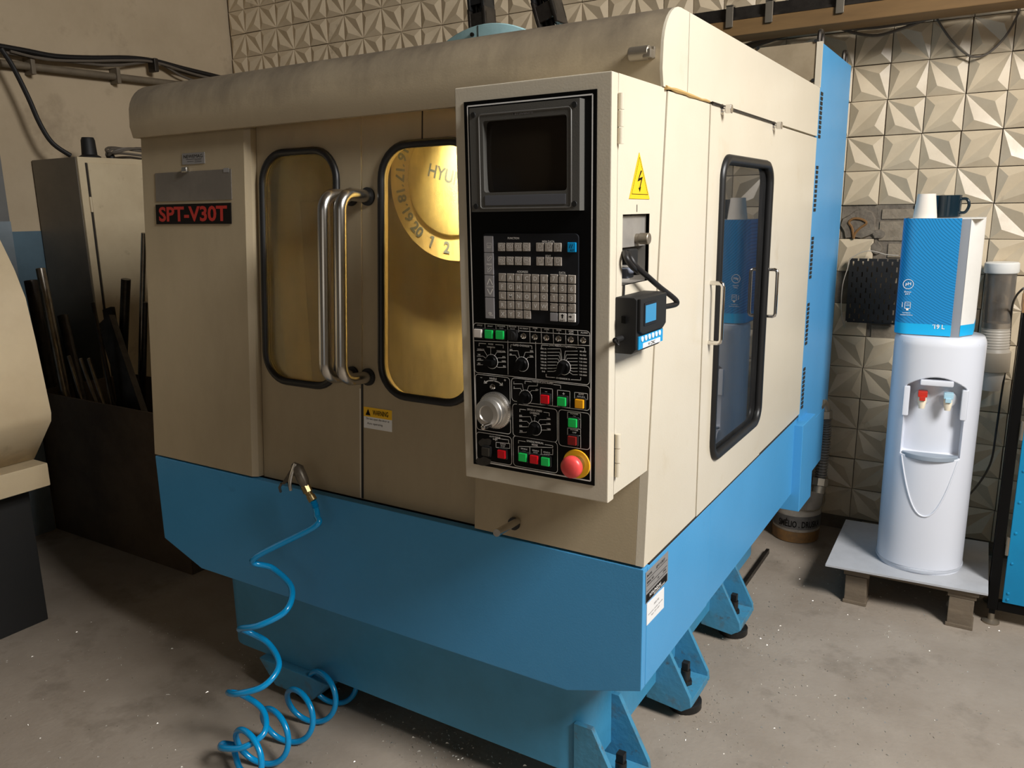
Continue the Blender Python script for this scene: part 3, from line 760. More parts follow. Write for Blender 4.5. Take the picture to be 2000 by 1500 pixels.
lc = MB(); lc.box(XR-.30, XR-.001, YB-.02+.03, YC1-.06, .46, .699, bev=.003); lc.build('lower_duct', BLUE, eco)
dz0 = loc(SIDE, 1567, 838); 
S3_ = frame((XR+.03, 0, 0), (0, 1, 0), (0, 0, 1))
ld = MB(); ld.prism([loc(S3_, 1560, 1000), loc(S3_, 1583, 970), loc(S3_, 1593, 808), loc(S3_, 1569, 832)], XR-.20, XR+.030, 'x', bev=.003); ld.build('cable_duct', BLUE, eco)
for y in (YC0+.06, YC1-.05):
    A = Vector((XR-.02, y, ZC))
    ey = MB(); ey.tube([A+Vector((0, -.025, -.01)), A+Vector((0, -.025, .03)), A+Vector((0, -.015, .046)), A+Vector((0, .015, .046)), A+Vector((0, .025, .03)), A+Vector((0, .025, -.01))], .008, 8, smooth=3)
    ey.build('lifting_eye', DARKSTEEL, eco)
# flexible conduit
cp = [px(1597, 790, Y=3.60), px(1605, 785, Y=3.64), px(1612, 796, Y=3.66), px(1612, 815, Y=3.66)]
el = MB(); el.tube(cp, .021, 12, smooth=4); el.cyl(px(1612, 802, Y=3.66), px(1612, 816, Y=3.66), .030, n=8); el.cyl(px(1594, 787, Y=3.58), px(1598, 789, Y=3.60), .032, n=12)
el.build('conduit_elbow', ZINC, eco)
P = crom([px(1612, 814, Y=3.66), px(1612, 850, Y=3.66), px(1607, 895, Y=3.65), px(1602, 938, Y=3.64)], 26)
fx = MB(); fx.tube(P, [.026 if k % 3 else .021 for k in range(len(P))], 12); fx.build('flexible_conduit', FLEXM, eco, smooth=0)
fx = MB(); fx.cyl(px(1602, 934, Y=3.64), px(1600, 948, Y=3.63), .036, n=8); fx.cyl(px(1600, 948, Y=3.63), px(1597, 962, Y=3.62), .028, n=14); fx.build('conduit_nut', ZINC, eco)

# nameplate and sticker on the skirt
def squad(P4, m, name, w0, parent=machine):
    L4 = [loc(SIDE, *p) for p in P4]
    MB().prism([L4[3], L4[2], L4[1], L4[0]], w0, w0+.0012, 'z', M=SIDE).build(name, m, parent)
    return L4
L4 = squad(((1260.5, 1119), (1304, 1076), (1303, 1133), (1260.5, 1180)), PLATES, 'name_plate', .0003)
u0_, u1_ = L4[0][0], L4[1][0]; v1_ = (L4[0][1]+L4[1][1])/2; v0_ = (L4[3][1]+L4[2][1])/2; W_ = u1_-u0_; H_ = v1_-v0_; um = (u0_+u1_)/2
MB().box(u0_+.03*W_, u1_-.03*W_, v0_+.03*H_, v0_+.28*H_, .0016, .0020, M=SIDE).build('name_plate_band', PRINTK, machine)
t = MB(); text(t, 'HYUNDAI', SIDE, um-.08*W_, v0_+.18*H_, .0024, W_*.50, H_*.10, .02); text(t, 'MACHINE TOOLS', SIDE, um+.1*W_, v0_+.08*H_, .0024, W_*.5, H_*.05, .02)
t.build('name_plate_logo', PRINT, machine, smooth=0)
t = MB(); text(t, 'MODEL', SIDE, u0_+.16*W_, v0_+.86*H_, .0018, W_*.22, H_*.07, .02); text(t, 'SERIAL NO', SIDE, u0_+.2*W_, v0_+.64*H_, .0018, W_*.3, H_*.07, .02)
text(t, '19', SIDE, um+.05*W_, v0_+.45*H_, .0018, W_*.08, H_*.07, .02); text(t, '(95)', SIDE, u1_-.16*W_, v0_+.46*H_, .0018, W_*.14, H_*.08, .02)
text(t, 'SPT-V30T', SIDE, um+.15*W_, v0_+.85*H_, .0018, W_*.4, H_*.09, .02)
for k in (.36, .54, .74): t.box(u0_+.05*W_, u1_-.05*W_, v0_+k*H_, v0_+k*H_+.0012, .0016, .0018, M=SIDE)
t.build('name_plate_lettering', PRINTK, machine, smooth=0)
L4 = squad(((1262.5, 1180), (1296, 1146), (1295.5, 1186), (1262, 1222)), WHITEST, 'paper_sticker', .0003)
u0_, u1_ = L4[0][0], L4[1][0]; v1_ = (L4[0][1]+L4[1][1])/2; v0_ = (L4[3][1]+L4[2][1])/2; W_ = u1_-u0_; H_ = v1_-v0_; um = (u0_+u1_)/2
t = MB(); text(t, '3001792', SIDE, um+.05*W_, v0_+.70*H_, .0018, W_*.3, H_*.09, .0); text(t, 'Frezavimo staklės Hyundai', SIDE, um, v0_+.46*H_, .0018, W_*.82, H_*.09, .0); text(t, 'Type: SPT-V30T', SIDE, um, v0_+.30*H_, .0018, W_*.5, H_*.09, .0)
t.build('sticker_lettering', PRINTG, machine, smooth=0)

# ================================================================== CONTROL CABINET (part of the machine)
XP0 = -.972; XP1 = -.631; ZP0 = 1.014; ZP1 = 1.816
cc = MB()
by0 = 1.400
def boxback(z): return YF + SL*(z-ZL) - .002
# body as sheets: top, bottom, left, rear open; right with cut-out
cc.hexa([Vector(p) for p in ((XP0+.0221, by0, ZP0), (XP1-.0081, by0, ZP0), (XP1-.0081, boxback(ZP0), ZP0), (XP0+.0221, boxback(ZP0), ZP0), (XP0+.0221, by0, ZP0+.012), (XP1-.0081, by0, ZP0+.012), (XP1-.0081, boxback(ZP0), ZP0+.012), (XP0+.0221, boxback(ZP0), ZP0+.012))])
cc.hexa([Vector(p) for p in ((XP0+.0221, by0, ZP1-.012), (XP1-.0081, by0, ZP1-.012), (XP1-.0081, boxback(ZP1)-.001, ZP1-.012), (XP0+.0221, boxback(ZP1)-.001, ZP1-.012), (XP0+.0221, by0, ZP1), (XP1-.0081, by0, ZP1), (XP1-.0081, boxback(ZP1)-.001, ZP1), (XP0+.0221, boxback(ZP1)-.001, ZP1))])
cc.hexa([Vector(p) for p in ((XP0+.012, by0, ZP0), (XP0+.022, by0, ZP0), (XP0+.022, boxback(ZP0), ZP0), (XP0+.012, boxback(ZP0), ZP0), (XP0+.012, by0, ZP1), (XP0+.022, by0, ZP1), (XP0+.022, boxback(ZP1)-.001, ZP1), (XP0+.012, boxback(ZP1)-.001, ZP1))])
rc0 = loc(SIDE, 1219, 556); rc1 = loc(SIDE, 1272, 420)
ry0, ry1 = max(by0+.006, loc(SIDE, 1218, 500)[0]), loc(SIDE, 1270, 500)[0]; rz1 = loc(SIDE, 1245, 418)[1]; rz0 = loc(SIDE, 1243, 553)[1]
def hx(ya0, ya1, yb0, yb1, za, zb):  # right side sheet piece (bottom y-range, top y-range)
    cc.hexa([Vector(p) for p in ((XP1-.008, ya0, za), (XP1, ya0, za), (XP1, ya1, za), (XP1-.008, ya1, za), (XP1-.008, yb0, zb), (XP1, yb0, zb), (XP1, yb1, zb), (XP1-.008, yb1, zb))])
hx(by0, boxback(ZP0), by0, boxback(rz0), ZP0, rz0); hx(by0, ry0, by0, ry0, rz0, rz1); hx(ry1, boxback(rz0), ry1, boxback(rz1), rz0, rz1); hx(by0, boxback(rz1), by0, boxback(ZP1), rz1, ZP1)
cco = cc.build('control_cabinet', BEIGE, machine)
MB().box(XP0, XP1+.002, 1.368, by0-.003, ZP0-.008, ZP1, bev=.003).build('cabinet_door', BEIGE, cco)
MB().box(XP0+.014, XP1-.003, by0-.003, by0, ZP0+.002, ZP1-.002).build('door_seal', GAPM, cco)
for y in (232, 889):
    A = loc(SIDE, 1209, y) if y < 500 else loc(SIDE, 1203, y)
    hg = MB(); p = SIDE @ Vector((A[0], A[1], .004)); 
    for k in (-1, 0, 1): hg.cyl(p+Vector((0, 0, k*.030-.014)), p+Vector((0, 0, k*.030+.014)), .006, n=12)
    hg.build('hinge', BEIGE, cco)
# black panel face
def P_(x, y, w_=0.0): return loc(PANEL, x, y, w_)
pa = P_(906, 201); pb = P_(1163.5, 948); pu0 = (P_(906, 201)[0]+P_(927, 907)[0])/2; pu1 = (P_(1165, 172)[0]+P_(1163.5, 948)[0])/2
pv1 = P_(1035, 187)[1]; pv0 = P_(1045, 927)[1]
MB().box(pu0, pu1, pv0, pv1, .0002, .0022, M=PANEL).build('panel_face', BLACK, cco)
PW = .0023
ln = MB()
def line(pts, th=.0011, w_=PW, closed=False):
    L = [Vector((*P_(*p, w_), w_)) for p in pts]
    n = len(L)
    for i in range(n if closed else n-1):
        a_, b_ = L[i], L[(i+1) % n]; d = (b_-a_)
        if d.length < 1e-6: continue
        d.normalize(); nn = Vector((-d.y, d.x, 0))*th/2; e = d*th/2
        ln.add([a_-e+nn, a_-e-nn, b_+e-nn, b_+e+nn], [(0, 1, 2, 3)], PANEL)
def lineuv(pts, th=.0011, w_=PW):
    for i in range(len(pts)-1):
        a_ = Vector((*pts[i], w_)); b_ = Vector((*pts[i+1], w_)); d = (b_-a_).normalized(); nn = Vector((-d.y, d.x, 0))*th/2
        ln.add([a_+nn, a_-nn, b_-nn, b_+nn], [(0, 1, 2, 3)], PANEL)
m_ = .0085
lineuv([(pu0+m_, pv0+m_), (pu1-m_, pv0+m_), (pu1-m_, pv1-m_), (pu0+m_, pv1-m_), (pu0+m_, pv0+m_)], .0026)
K = 280/1235.0
def q3(x, y): return (900+x*K, 620+y*K)          # coordinates read on the enlarged lower panel
def rbox(x0, y0, x1, y1, sh=0.05, th=.0011):       # printed frame; right end lies lower by the view's slant
    A = P_(*q3(x0, y0)); B = P_(*q3(x1, y1)); u0, u1 = A[0], B[0]; v1, v0 = A[1], B[1]
    L = rrect(u0, u1, v0, v1, .007, 4); lineuv(L+[L[0]], th)
def bracket(x0, y0, x1, y1, gap0, gap1, drop=22):
    line([q3(x0, y0+drop), q3(x0, y0), q3(gap0, y0+(y1-y0)*(gap0-x0)/(x1-x0))]); line([q3(gap1, y0+(y1-y0)*(gap1-x0)/(x1-x0)), q3(x1, y1), q3(x1, y1+drop+4)])
# row of lamps frame
rbox(115, 45, 1113, 110+470); 
line([q3(115, 200), q3(1113, 243)]); line([q3(500, 115), q3(1113, 158)])
for x in (208, 302, 402, 497, 593, 692, 795, 902, 1007): line([q3(x, 50+(x-115)*.07), q3(x+2, 110+(x-115)*.04)])
for x in (593, 692, 795, 902, 1007): line([q3(x+2, 120+(x-400)*.07), q3(x+4, 200+(x-400)*.07)])
line([q3(405, 200), q3(407, 490)]); line([q3(645, 212), q3(647, 522)])
rbox(130, 485, 435, 1005); rbox(442, 517, 1115, 802); rbox(450, 740, 836, 1075); rbox(848, 790, 1115, 1140); rbox(140, 982, 445, 1272); rbox(455, 1015, 838, 1340)
bracket(157, 222, 365, 238, 215, 300); bracket(430, 235, 612, 245, 445, 595); bracket(695, 237, 1068, 262, 755, 1005)
line([q3(735, 490), q3(735, 512), q3(810, 518)]); line([q3(950, 535), q3(1033, 540), q3(1033, 518)])
bracket(553, 548, 860, 585, 610, 800); bracket(508, 790, 762, 822, 560, 715); bracket(497, 1060, 792, 1105, 555, 725); bracket(300, 1040, 412, 1055, 345, 350)
# dial ticks: (knob centre, list of (label end x, y))
KN = {'mode': (258, 382), 'rapid': (520, 405), 'jog': (880, 432), 'hjr': (550, 690), 'ssp': (632, 958)}
def ticks(c, ends, r0=52):
    for (ex, ey, kx) in ends:
        a_ = math.atan2(ey-c[1], kx-c[0]); s = (c[0]+r0*math.cos(a_), c[1]+r0*math.sin(a_))
        line([q3(*s), q3(kx, ey), q3(ex, ey)], .0009)
ticks(KN['mode'], [(140, 284, 200), (140, 333, 190), (140, 368, 195), (140, 408, 200), (258, 262, 258), (385, 300, 310), (385, 348, 320), (388, 385, 320), (388, 430, 320)])
ticks(KN['rapid'], [(420, 287, 492), (420, 325, 470), (625, 300, 555), (625, 343, 580)])
jl = [('500-70', 270), ('400-60', 300), ('300-50', 328), ('250-40', 356), ('150-30', 384), ('100-20', 411), ('50-10', 438), ('0-0', 465)]
jr = [('80-600', 290), ('90-700', 322), ('100-800', 352), ('110-1000', 380), ('120-1500', 410), ('130-2000', 438), ('140-3000', 465), ('150-4000', 493)]
ticks(KN['jog'], [(748, y, 860-(i*8) if i < 6 else 800) for i, (s, y) in enumerate(jl)]+[(1005, y, 900+i*9 if i < 6 else 965) for i, (s, y) in enumerate(jr)])
ticks(KN['hjr'], [(455, 572, 530), (455, 612, 515), (660, 590, 585), (660, 630, 610)])
ticks(KN['ssp'], [(505, 855, 600), (505, 895, 570), (505, 942, 580), (505, 990, 560), (638, 860, 638), (772, 880, 680), (772, 922, 700), (772, 970, 700)])
# small frames around lettering
for (x0, y0, x1, y1) in ((685, 605, 790, 752), (832, 625, 940, 770), (980, 645, 1092, 700), (920, 815, 1032, 870), (920, 952, 1032, 1012), (303, 1075, 422, 1120), (497, 1110, 792, 1175)):
    line([q3(x0, y0), q3(x1, y0+12), q3(x1, y1+8), q3(x0, y1), q3(x0, y0)])
line([q3(595, 1122), q3(595, 1170)]); line([q3(694, 1135), q3(694, 1180)]); line([q3(1033, 860), q3(1033, 955)]); line([q3(1033, 1005), q3(1033, 1122)])
# arrow arc over the handwheel
line([q3(205, 560), q3(240, 545), q3(285, 545), q3(325, 558), q3(357, 582)], .0022); line([q3(205, 548), q3(200, 566), q3(222, 564)], .002); line([q3(357, 566), q3(360, 586), q3(338, 582)], .002)
ln.build('printed_lines', PRINT, cco, smooth=0)
MPP = .00104
tx = MB()
def pt(s, x, y, wpx, hpx, b=.02, mb=None, w_=PW+.0002):
    A = P_(*q3(x, y), w_); text(mb or tx, s, PANEL, A[0], A[1], w_, wpx*K*MPP*1.13, hpx*K*MPP, b)
for s, x, y, wd in (('CYCLE', 162, 68, 50), ('START', 253, 76, 50), ('MAGAZINE', 348, 75, 72), ('TOOL', 350, 95, 40), ('PROGRAM', 445, 80, 66), ('SAVE', 445, 100, 44), ('NC READY', 545, 95, 76), ('HOME', 640, 93, 40), ('X', 642, 113, 10), ('HOME', 740, 103, 40), ('Y', 742, 122, 10), ('HOME', 845, 110, 40), ('Z', 846, 130, 10), ('HOME', 950, 120, 40), ('4TH', 950, 138, 36), ('ALARM', 1062, 132, 56),
                    ('MODE', 258, 230, 46), ('HANDLE X10', 260, 256, 74), ('HANDLE X1', 172, 275, 62), ('HANDLE X100', 345, 291, 76), ('TAPE', 157, 320, 26), ('AUTO', 160, 357, 30), ('MDI', 157, 396, 24), ('JOG', 370, 340, 26), ('RAPID', 370, 377, 34), ('ZRN', 374, 420, 24),
                    ('25%', 433, 278, 26), ('F0', 430, 318, 18), ('50%', 610, 290, 28), ('100%', 607, 333, 32),
                    ('OVERRIDE %', 880, 527, 116), ('Y', 457, 560, 10), ('X', 459, 600, 10), ('Z', 660, 578, 10), ('4TH', 655, 622, 24),
                    ('60%', 516, 845, 26), ('70%', 516, 885, 26), ('60%', 516, 932, 26), ('50%', 520, 978, 26), ('90%', 638, 845, 26), ('100%', 755, 872, 34), ('110%', 755, 914, 34), ('120%', 757, 962, 34),
                    ('POWER', 978, 832, 66), ('ON', 978, 852, 22), ('POWER', 978, 970, 66), ('OFF', 978, 992, 34), ('AUTO', 1036, 662, 44), ('RETURN', 1036, 684, 62), ('CYCLE', 362, 1092, 50), ('STOP', 362, 1110, 40),
                    ('SPINDLE', 545, 1133, 60), ('C W', 545, 1154, 30), ('SPINDLE', 644, 1148, 60), ('STOP', 643, 1166, 40), ('SPINDLE', 740, 1163, 60), ('C C W', 742, 1182, 48)):
    pt(s, x, y, wd, 13)
for i, (s, y) in enumerate(jl): pt(s, 712, y, 50 if len(s) > 3 else 26, 13)
for i, (s, y) in enumerate(jr): pt(s, 1052, y+4, 64 if len(s) > 6 else 52, 13)
for s, x, y, wd, ht in (('RAPID OVERRIDE', 520, 242, 142, 18), ('JOG FEEDRATE(MM/MIN)', 880, 250, 230, 18), ('HANDLE', 278, 527, 66, 18), ('HANDLE JOG RAPID', 706, 563, 176, 18), ('SPINDLE SPEED', 636, 800, 132, 18), ('OVERRIDE', 636, 825, 84, 18), ('SPINDLE MANUAL', 640, 1074, 152, 18), ('MODE', 637, 1098, 52, 18), ('AUTO CYCLE', 292, 1030, 104, 13), ('MODE', 296, 1050, 42, 13)):
    pt(s, x, y, wd, ht)
for s, x, y, wd, ht in (('–', 176, 518, 18, 4), ('+', 380, 540, 20, 20), ('–', 735, 640, 20, 4), ('+', 886, 657, 20, 20)): pt(s, x, y, wd, ht, .03)
tx.build('panel_lettering', PRINT, cco, smooth=0)

# crt bezel
bzw = .022
A = P_(915.8, 213, bzw); B = P_(1132, 189.6, bzw); Cc = P_(1132, 410, bzw); D = P_(922, 415, bzw)
bu0 = (A[0]+D[0])/2; bu1 = (B[0]+Cc[0])/2; bv1 = (A[1]+B[1])/2; bv0 = (Cc[1]+D[1])/2
S1 = P_(942, 237.5, bzw); S2 = P_(1107, 222, bzw); S3 = P_(1107, 371, bzw); S4 = P_(946, 377, bzw)
su0 = (S1[0]+S4[0])/2; su1 = (S2[0]+S3[0])/2; sv1 = (S1[1]+S2[1])/2; sv0 = (S3[1]+S4[1])/2
bz = MB(); lp = rrect(su0, su1, sv0, sv1, .006, 4)
bz.plate_hole(bu0, bu1, bv0, bv1, lp, bzw, .0023, PANEL, 4); bz.build('screen_bezel', GREYBEZ, cco, smooth=30)
fr2 = MB(); fr2.tube([PANEL @ Vector((p[0], p[1], bzw)) for p in rrect(su0-.009, su1+.009, bv0+.006, bv1-.014, .006, 4)], .0016, 6, closed=True); fr2.build('bezel_rim', GREYLIP, cco)
nx = 12; sc = MB(); vs = []; fs = []
for j in range(nx+1):
    for i in range(nx+1):
        a_ = i/nx*2-1; b_ = j/nx*2-1
        vs.append((su0-.002+(su1-su0+.004)*i/nx, sv0-.002+(sv1-sv0+.004)*j/nx, .0135-.008*(a_*a_+b_*b_)/2))
for j in range(nx):
    for i in range(nx): fs.append((j*(nx+1)+i, j*(nx+1)+i+1, (j+1)*(nx+1)+i+1, (j+1)*(nx+1)+i))
sc.add(vs, fs, PANEL); sc.build('crt_screen', SCREEN, cco, smooth=80)
MB().box(su0+.002, su1-.002, bv0+.012, sv0-.006, bzw, bzw+.0012, M=PANEL, bev=.0005).build('softkey_strip', GREYSTRIP, cco)
t = MB(); G = P_(1021, 219, bzw); text(t, 'MITSUBISHI', PANEL, G[0], G[1], bzw+.0006, .044, .0075, .02); t.build('bezel_lettering', PRINTG, cco, smooth=0)
for x, y in ((924.4, 224.6), (1122, 204), (1122, 398), (930, 403)):
    G = P_(x, y, bzw); s3 = MB(); s3.cyl(PANEL @ Vector((*G, bzw-.001)), PANEL @ Vector((*G, bzw+.0015)), .0055, n=14, bev=.0006); s3.build('bezel_screw', BLACKM, cco)

# keyboard
K2 = .14
def q2(x, y): return (900+x*K2, 440+y*K2)
kbw = .0065
A = P_(*q2(300, 110), kbw); B = P_(*q2(1640, 120), kbw); Cc = P_(*q2(1640, 1395), kbw); D = P_(*q2(335, 1330), kbw)
kb = MB(); kb.prism(rrect((A[0]+D[0])/2, (B[0]+Cc[0])/2, (Cc[1]+D[1])/2, (A[1]+B[1])/2, .008, 5), .0023, kbw, 'z', M=PANEL, bev=.0008); kb.build('keyboard_base', CHAR, cco)
A = P_(*q2(332, 145), kbw); B = P_(*q2(470, 1300), kbw); u0s, u1s = (P_(*q2(330, 145), kbw)[0]+P_(*q2(355, 1300), kbw)[0])/2, (P_(*q2(455, 145), kbw)[0]+P_(*q2(480, 1300), kbw)[0])/2
cuts = [P_(*q2(400, y), kbw)[1] for y in (145, 380, 692, 1003, 1300)]
for k in range(4): MB().box(u0s, u1s, cuts[k+1]+.0006, cuts[k]-.0006, kbw, kbw+.003, M=PANEL, bev=.0008).build('side_key', KEYL, cco)
KS = .0166
km = MB().box(-KS/2, KS/2, -.0035, .0, -KS/2, KS/2, bev=.0014, seg=2)
proto = {}
def key(x, y, m, s=1.0):
    G = P_(*q2(x, y), kbw+.003); at = PANEL @ Vector((*G, kbw+.00175))
    kk = (m.name, s)
    if kk not in proto:
        b_ = MB().box(-KS/2*s, KS/2*s, -.00175, .00175, -KS/2*s, KS/2*s, bev=.0012); o = b_.build('key', m, cco); o.location = at; WORLD[o.name] = at
        proto[kk] = o
        return G
    copy(proto[kk], at, cco)
    return G
kt = MB(); ktk = MB(); KW = kbw+.0037
def keyt(x, y, s, m=KEYM, h=.0082, small=None, black=None, sc=1.0, mb=None):
    G = key(x, y, m, sc)
    if s: text(mb or kt, s, PANEL, G[0]+(.0005), G[1], KW, None, h if s not in '.-;/' else (.0018 if s in '.-' else h), .004 if s == 'M' else .012)
    if small: text(mb or kt, small, PANEL, G[0]+.0025, G[1]-.0058, KW, .0085 if len(small) < 4 else .0105, .0032, .012)
    if black: text(ktk, black, PANEL, G[0]-.0062, G[1]+.0056, KW, None, .0032, .012)
def fkey(x, y, s, small):
    G = key(x, y, KEYM); text(kt, s, PANEL, G[0], G[1]+.002, KW, .0075, .0045, .012)
    L = rrect(G[0]-.0062, G[0]+.0062, G[1]-.0022, G[1]+.0062, .003, 4)
    for i in range(len(L)):
        a_ = Vector((*L[i], KW)); b_ = Vector((*L[(i+1) % len(L)], KW)); d = b_-a_
        if d.length < 1e-7: continue
        d.normalize(); nn = Vector((-d.y, d.x, 0))*.0004; kt.add([a_+nn, a_-nn, b_-nn, b_+nn], [(0, 1, 2, 3)], PANEL)
    text(kt, small, PANEL, G[0]+.0025, G[1]-.0058, KW, .0085, .003, .012)
for (x, y), s, sm in zip(((565, 303), (680, 303), (795, 303), (912, 303)), ('F1', 'F2', 'F3', 'F4'), ('ALM', 'COM', 'PRM', 'SET')): fkey(x, y, s, sm)
for (x, y), s, sm in zip(((568, 496), (683, 496), (800, 498), (916, 500)), ('F5', 'F6', 'F7', 'F8'), ('COM', 'PROG', 'POS', 'OFS')): fkey(x, y, s, sm)
def dkey(x, y, small):
    G = key(x, y, KEYM); text(kt, 'D', PANEL, G[0]+.001, G[1]+.002, KW, .0072, .0078, -.02); text(kt, small, PANEL, G[0]+.0035, G[1]-.0058, KW, .0075, .003, .012)
for (x, y), sm in zip(((1100, 305), (1222, 307), (1346, 308), (1103, 503), (1225, 505), (1350, 506)), ('OUT', 'VER', 'IN', 'ERS', 'INS', 'ALT')): dkey(x, y, sm)
keyt(1545, 308, None, KEYB, small=None, sc=1.1); G = P_(*q2(1545, 308), kbw+.003)
text(ktk, '//', PANEL, G[0]-.001, G[1]+.002, KW, .008, .007, .01); text(ktk, 'RST', PANEL, G[0]+.002, G[1]-.0055, KW, .0085, .0034, .012)
for row, xs, dy in ((['/', 'A', 'B', 'C', 'D', 'E'], (575, 690, 803, 918, 1036, 1157), 727), (['F', 'G', 'H', 'I', 'J', 'K'], (578, 692, 805, 919, 1037, 1158), 855), (['L', 'M', 'N', 'O', 'P', 'Q'], (580, 693, 806, 921, 1038, 1158), 983), (['R', 'S', 'T', 'U', 'V', 'W'], (582, 695, 808, 922, 1040, 1158), 1110), (['X', 'Y', 'Z', ';'], (585, 698, 810, 924), 1235)):
    for s, x in zip(row, xs): keyt(x, dy+(x-575)*.037, s, small='EOB' if s == ';' else None)
for row, y, bl_ in ((('7', '8', '9'), 745, ('&', '@', '?')), (('4', '5', '6'), 880, ('SP', '[', ']')), (('1', '2', '3'), 1012, ('#', '(', ')')), (('-', '0', '.'), 1148, ('+', '*', '='))):
    for k, (s, x) in enumerate(zip(row, (1296, 1418, 1543))): keyt(x, y+k*5, s, black=bl_[k], h=.0090)
keyt(1297, 1280, None, KEYL); keyt(1419, 1285, None, KEYW); keyt(1545, 1292, None, KEYW)
for x, y, s, wd in ((1419, 1285, 'SHIFT', .0115), (1545, 1292, 'INPUT', .0115)):
    G = P_(*q2(x, y), kbw+.003); text(ktk, s, PANEL, G[0], G[1]-.0058, KW, wd, .003, .012)
G = P_(*q2(1419, 1285), kbw+.003); ktk.add([Vector((G[0]+a_, G[1]+b_, KW)) for a_, b_ in ((0, .0068), (-.0038, .0028), (-.0015, .0028), (-.0015, -.002), (.0015, -.002), (.0015, .0028), (.0038, .0028))], [(0, 1, 2, 3, 4, 5, 6)], PANEL)
G = P_(*q2(1545, 1292), kbw+.003); ktk.add([Vector((G[0]+a_, G[1]+b_, KW)) for a_, b_ in ((.001, .002), (-.002, .0052), (-.002, .003), (-.006, .003), (-.006, .001), (-.002, .001), (-.002, -.0012))], [(0, 1, 2, 3, 4, 5, 6)], PANEL)
for s, x, y, wd in (('FUNCTION', 735, 180, 160), ('MEM DATA', 1222, 228, 165), ('EDIT', 1220, 430, 72), ('ADDRESS', 860, 648, 155), ('DATA', 1417, 662, 85)):
    G = P_(*q2(x, y), kbw); text(kt, s, PANEL, G[0], G[1], kbw+.0003, wd*K2*MPP*1.13, .0042, .015)
for s, x, y, wd, ht in (('NEXT', 395, 308, 66, 20), ('PAGE', 398, 545, 76, 26), ('CURSOR', 408, 857, 110, 22), ('ORIG', 425, 1255, 60, 20)):
    G = P_(*q2(x, y), kbw+.003); text(kt, s, PANEL, G[0], G[1], kbw+.0033, wd*K2*MPP*1.1, ht*K2*MPP, .015)
def kline(pts, th=.0016):
    L = [Vector((*P_(*q2(*p), kbw+.003), kbw+.0033)) for p in pts]
    for a_, b_ in zip(L[:-1], L[1:]):
        d = (b_-a_).normalized(); nn = Vector((-d.y, d.x, 0))*th/2; kt.add([a_+nn, a_-nn, b_-nn, b_+nn], [(0, 1, 2, 3)], PANEL)
kline([(370, 828), (403, 742), (443, 830)], .002); kline([(373, 888), (410, 970), (446, 888)], .002)
for dy in (0, 155): kline([(372, 432+dy), (372, 460+dy)], .0008); kline([(395, 450+dy), (415, 430+dy), (430, 430+dy), (430, 450+dy), (395, 495+dy), (375, 495+dy), (375, 475+dy), (395, 450+dy)], .0008)
kline([(365, 250), (425, 250), (425, 285), (365, 285), (365, 250)], .0007); kline([(405, 1215), (440, 1225), (405, 1238), (385, 1225), (405, 1215)], .0016)
kt.build('key_lettering', PRINT, cco, smooth=0); ktk.build('key_symbols', PRINTK, cco, smooth=0)

# push buttons
def pbutton(x, y, m, name='push_button', s=.0185, housing=True, d=.0135, label=None):
    G = P_(*q3(x, y), d); hb = MB()
    hb.box(G[0]-s*.62, G[0]+s*.62, G[1]-s*.62, G[1]+s*.62, .0023, d-.005, M=PANEL, bev=.0015)
    o = hb.build(name, BLACKM, cco)
    if label: o['label'] = label
    b_ = MB(); b_.box(G[0]-s*.5, G[0]+s*.5, G[1]-s*.47, G[1]+s*.47, d-.006, d, M=PANEL, bev=.0012); l = b_.build('button_lens', m, cco)
for x, y, m in ((142, 138, BWHITE), (235, 146, BGREEN), (330, 152, BGREEN), (717, 708, BRED), (863, 728, BGREEN), (1016, 747, BORANGE), (957, 912, BGREEN), (953, 1065, BDRED), (345, 1182, BRED), (527, 1208, BGREEN), (625, 1227, BRED), (722, 1246, BGREEN)):
    pbutton(x, y, m)
pbutton(207, 1160, mat('smoked_lens', (.03, .026, .02), .4), 'push_button')
# worn patches of bare paint beside the lower left button
rnd = random.Random(3); WORN = mat('bare_worn_metal', (.045, .04, .033), .55, 0, (.03, .027, .022), 90, .4, .7)
for cx, cy, rx, ry in ((215, 1075, 60, 40), (200, 1240, 70, 40)):
    L = [Vector((*P_(*q3(cx+rx*rnd.uniform(.75, 1.1)*math.cos(a_), cy+ry*rnd.uniform(.75, 1.1)*math.sin(a_))), PW+.0001)) for a_ in [2*math.pi*k/16 for k in range(16)]]
    MB().add(L, [tuple(range(16))], PANEL).build('worn_patch', WORN, cco, smooth=0)
# key switch, signal studs
G = P_(*q3(440, 155), .012); ks = MB(); ks.box(G[0]-.014, G[0]+.010, G[1]-.011, G[1]+.011, .0023, .009, M=PANEL, bev=.002); ks.cyl(PANEL @ Vector((*G, .009)), PANEL @ Vector((*G, .014)), .008, n=18); ks.box(G[0]-.0012, G[0]+.0012, G[1]-.006, G[1]+.006, .014, .0145, M=PANEL @ Matrix.Translation((0, 0, 0))); ks.build('key_switch', BLACKM, cco)
pr0 = None
for x, y in ((540, 160), (638, 168), (738, 175), (842, 183), (948, 190), (1055, 197), (275, 597)):
    G = P_(*q3(x, y), .004); at = PANEL @ Vector((*G, .0062))
    if pr0 is None:
        b_ = MB(); b_.lathe([(.0062, 0), (.0062, .002), (.0048, .0035), (.0048, .0065), (.0032, .0078), (.0032, .006)], (at.x, at.y+.004, at.z), (0, -1, 0), 18); pr0 = b_.build('pilot_lamp', CHROME, cco, origin=at)
    else: copy(pr0, at, cco)
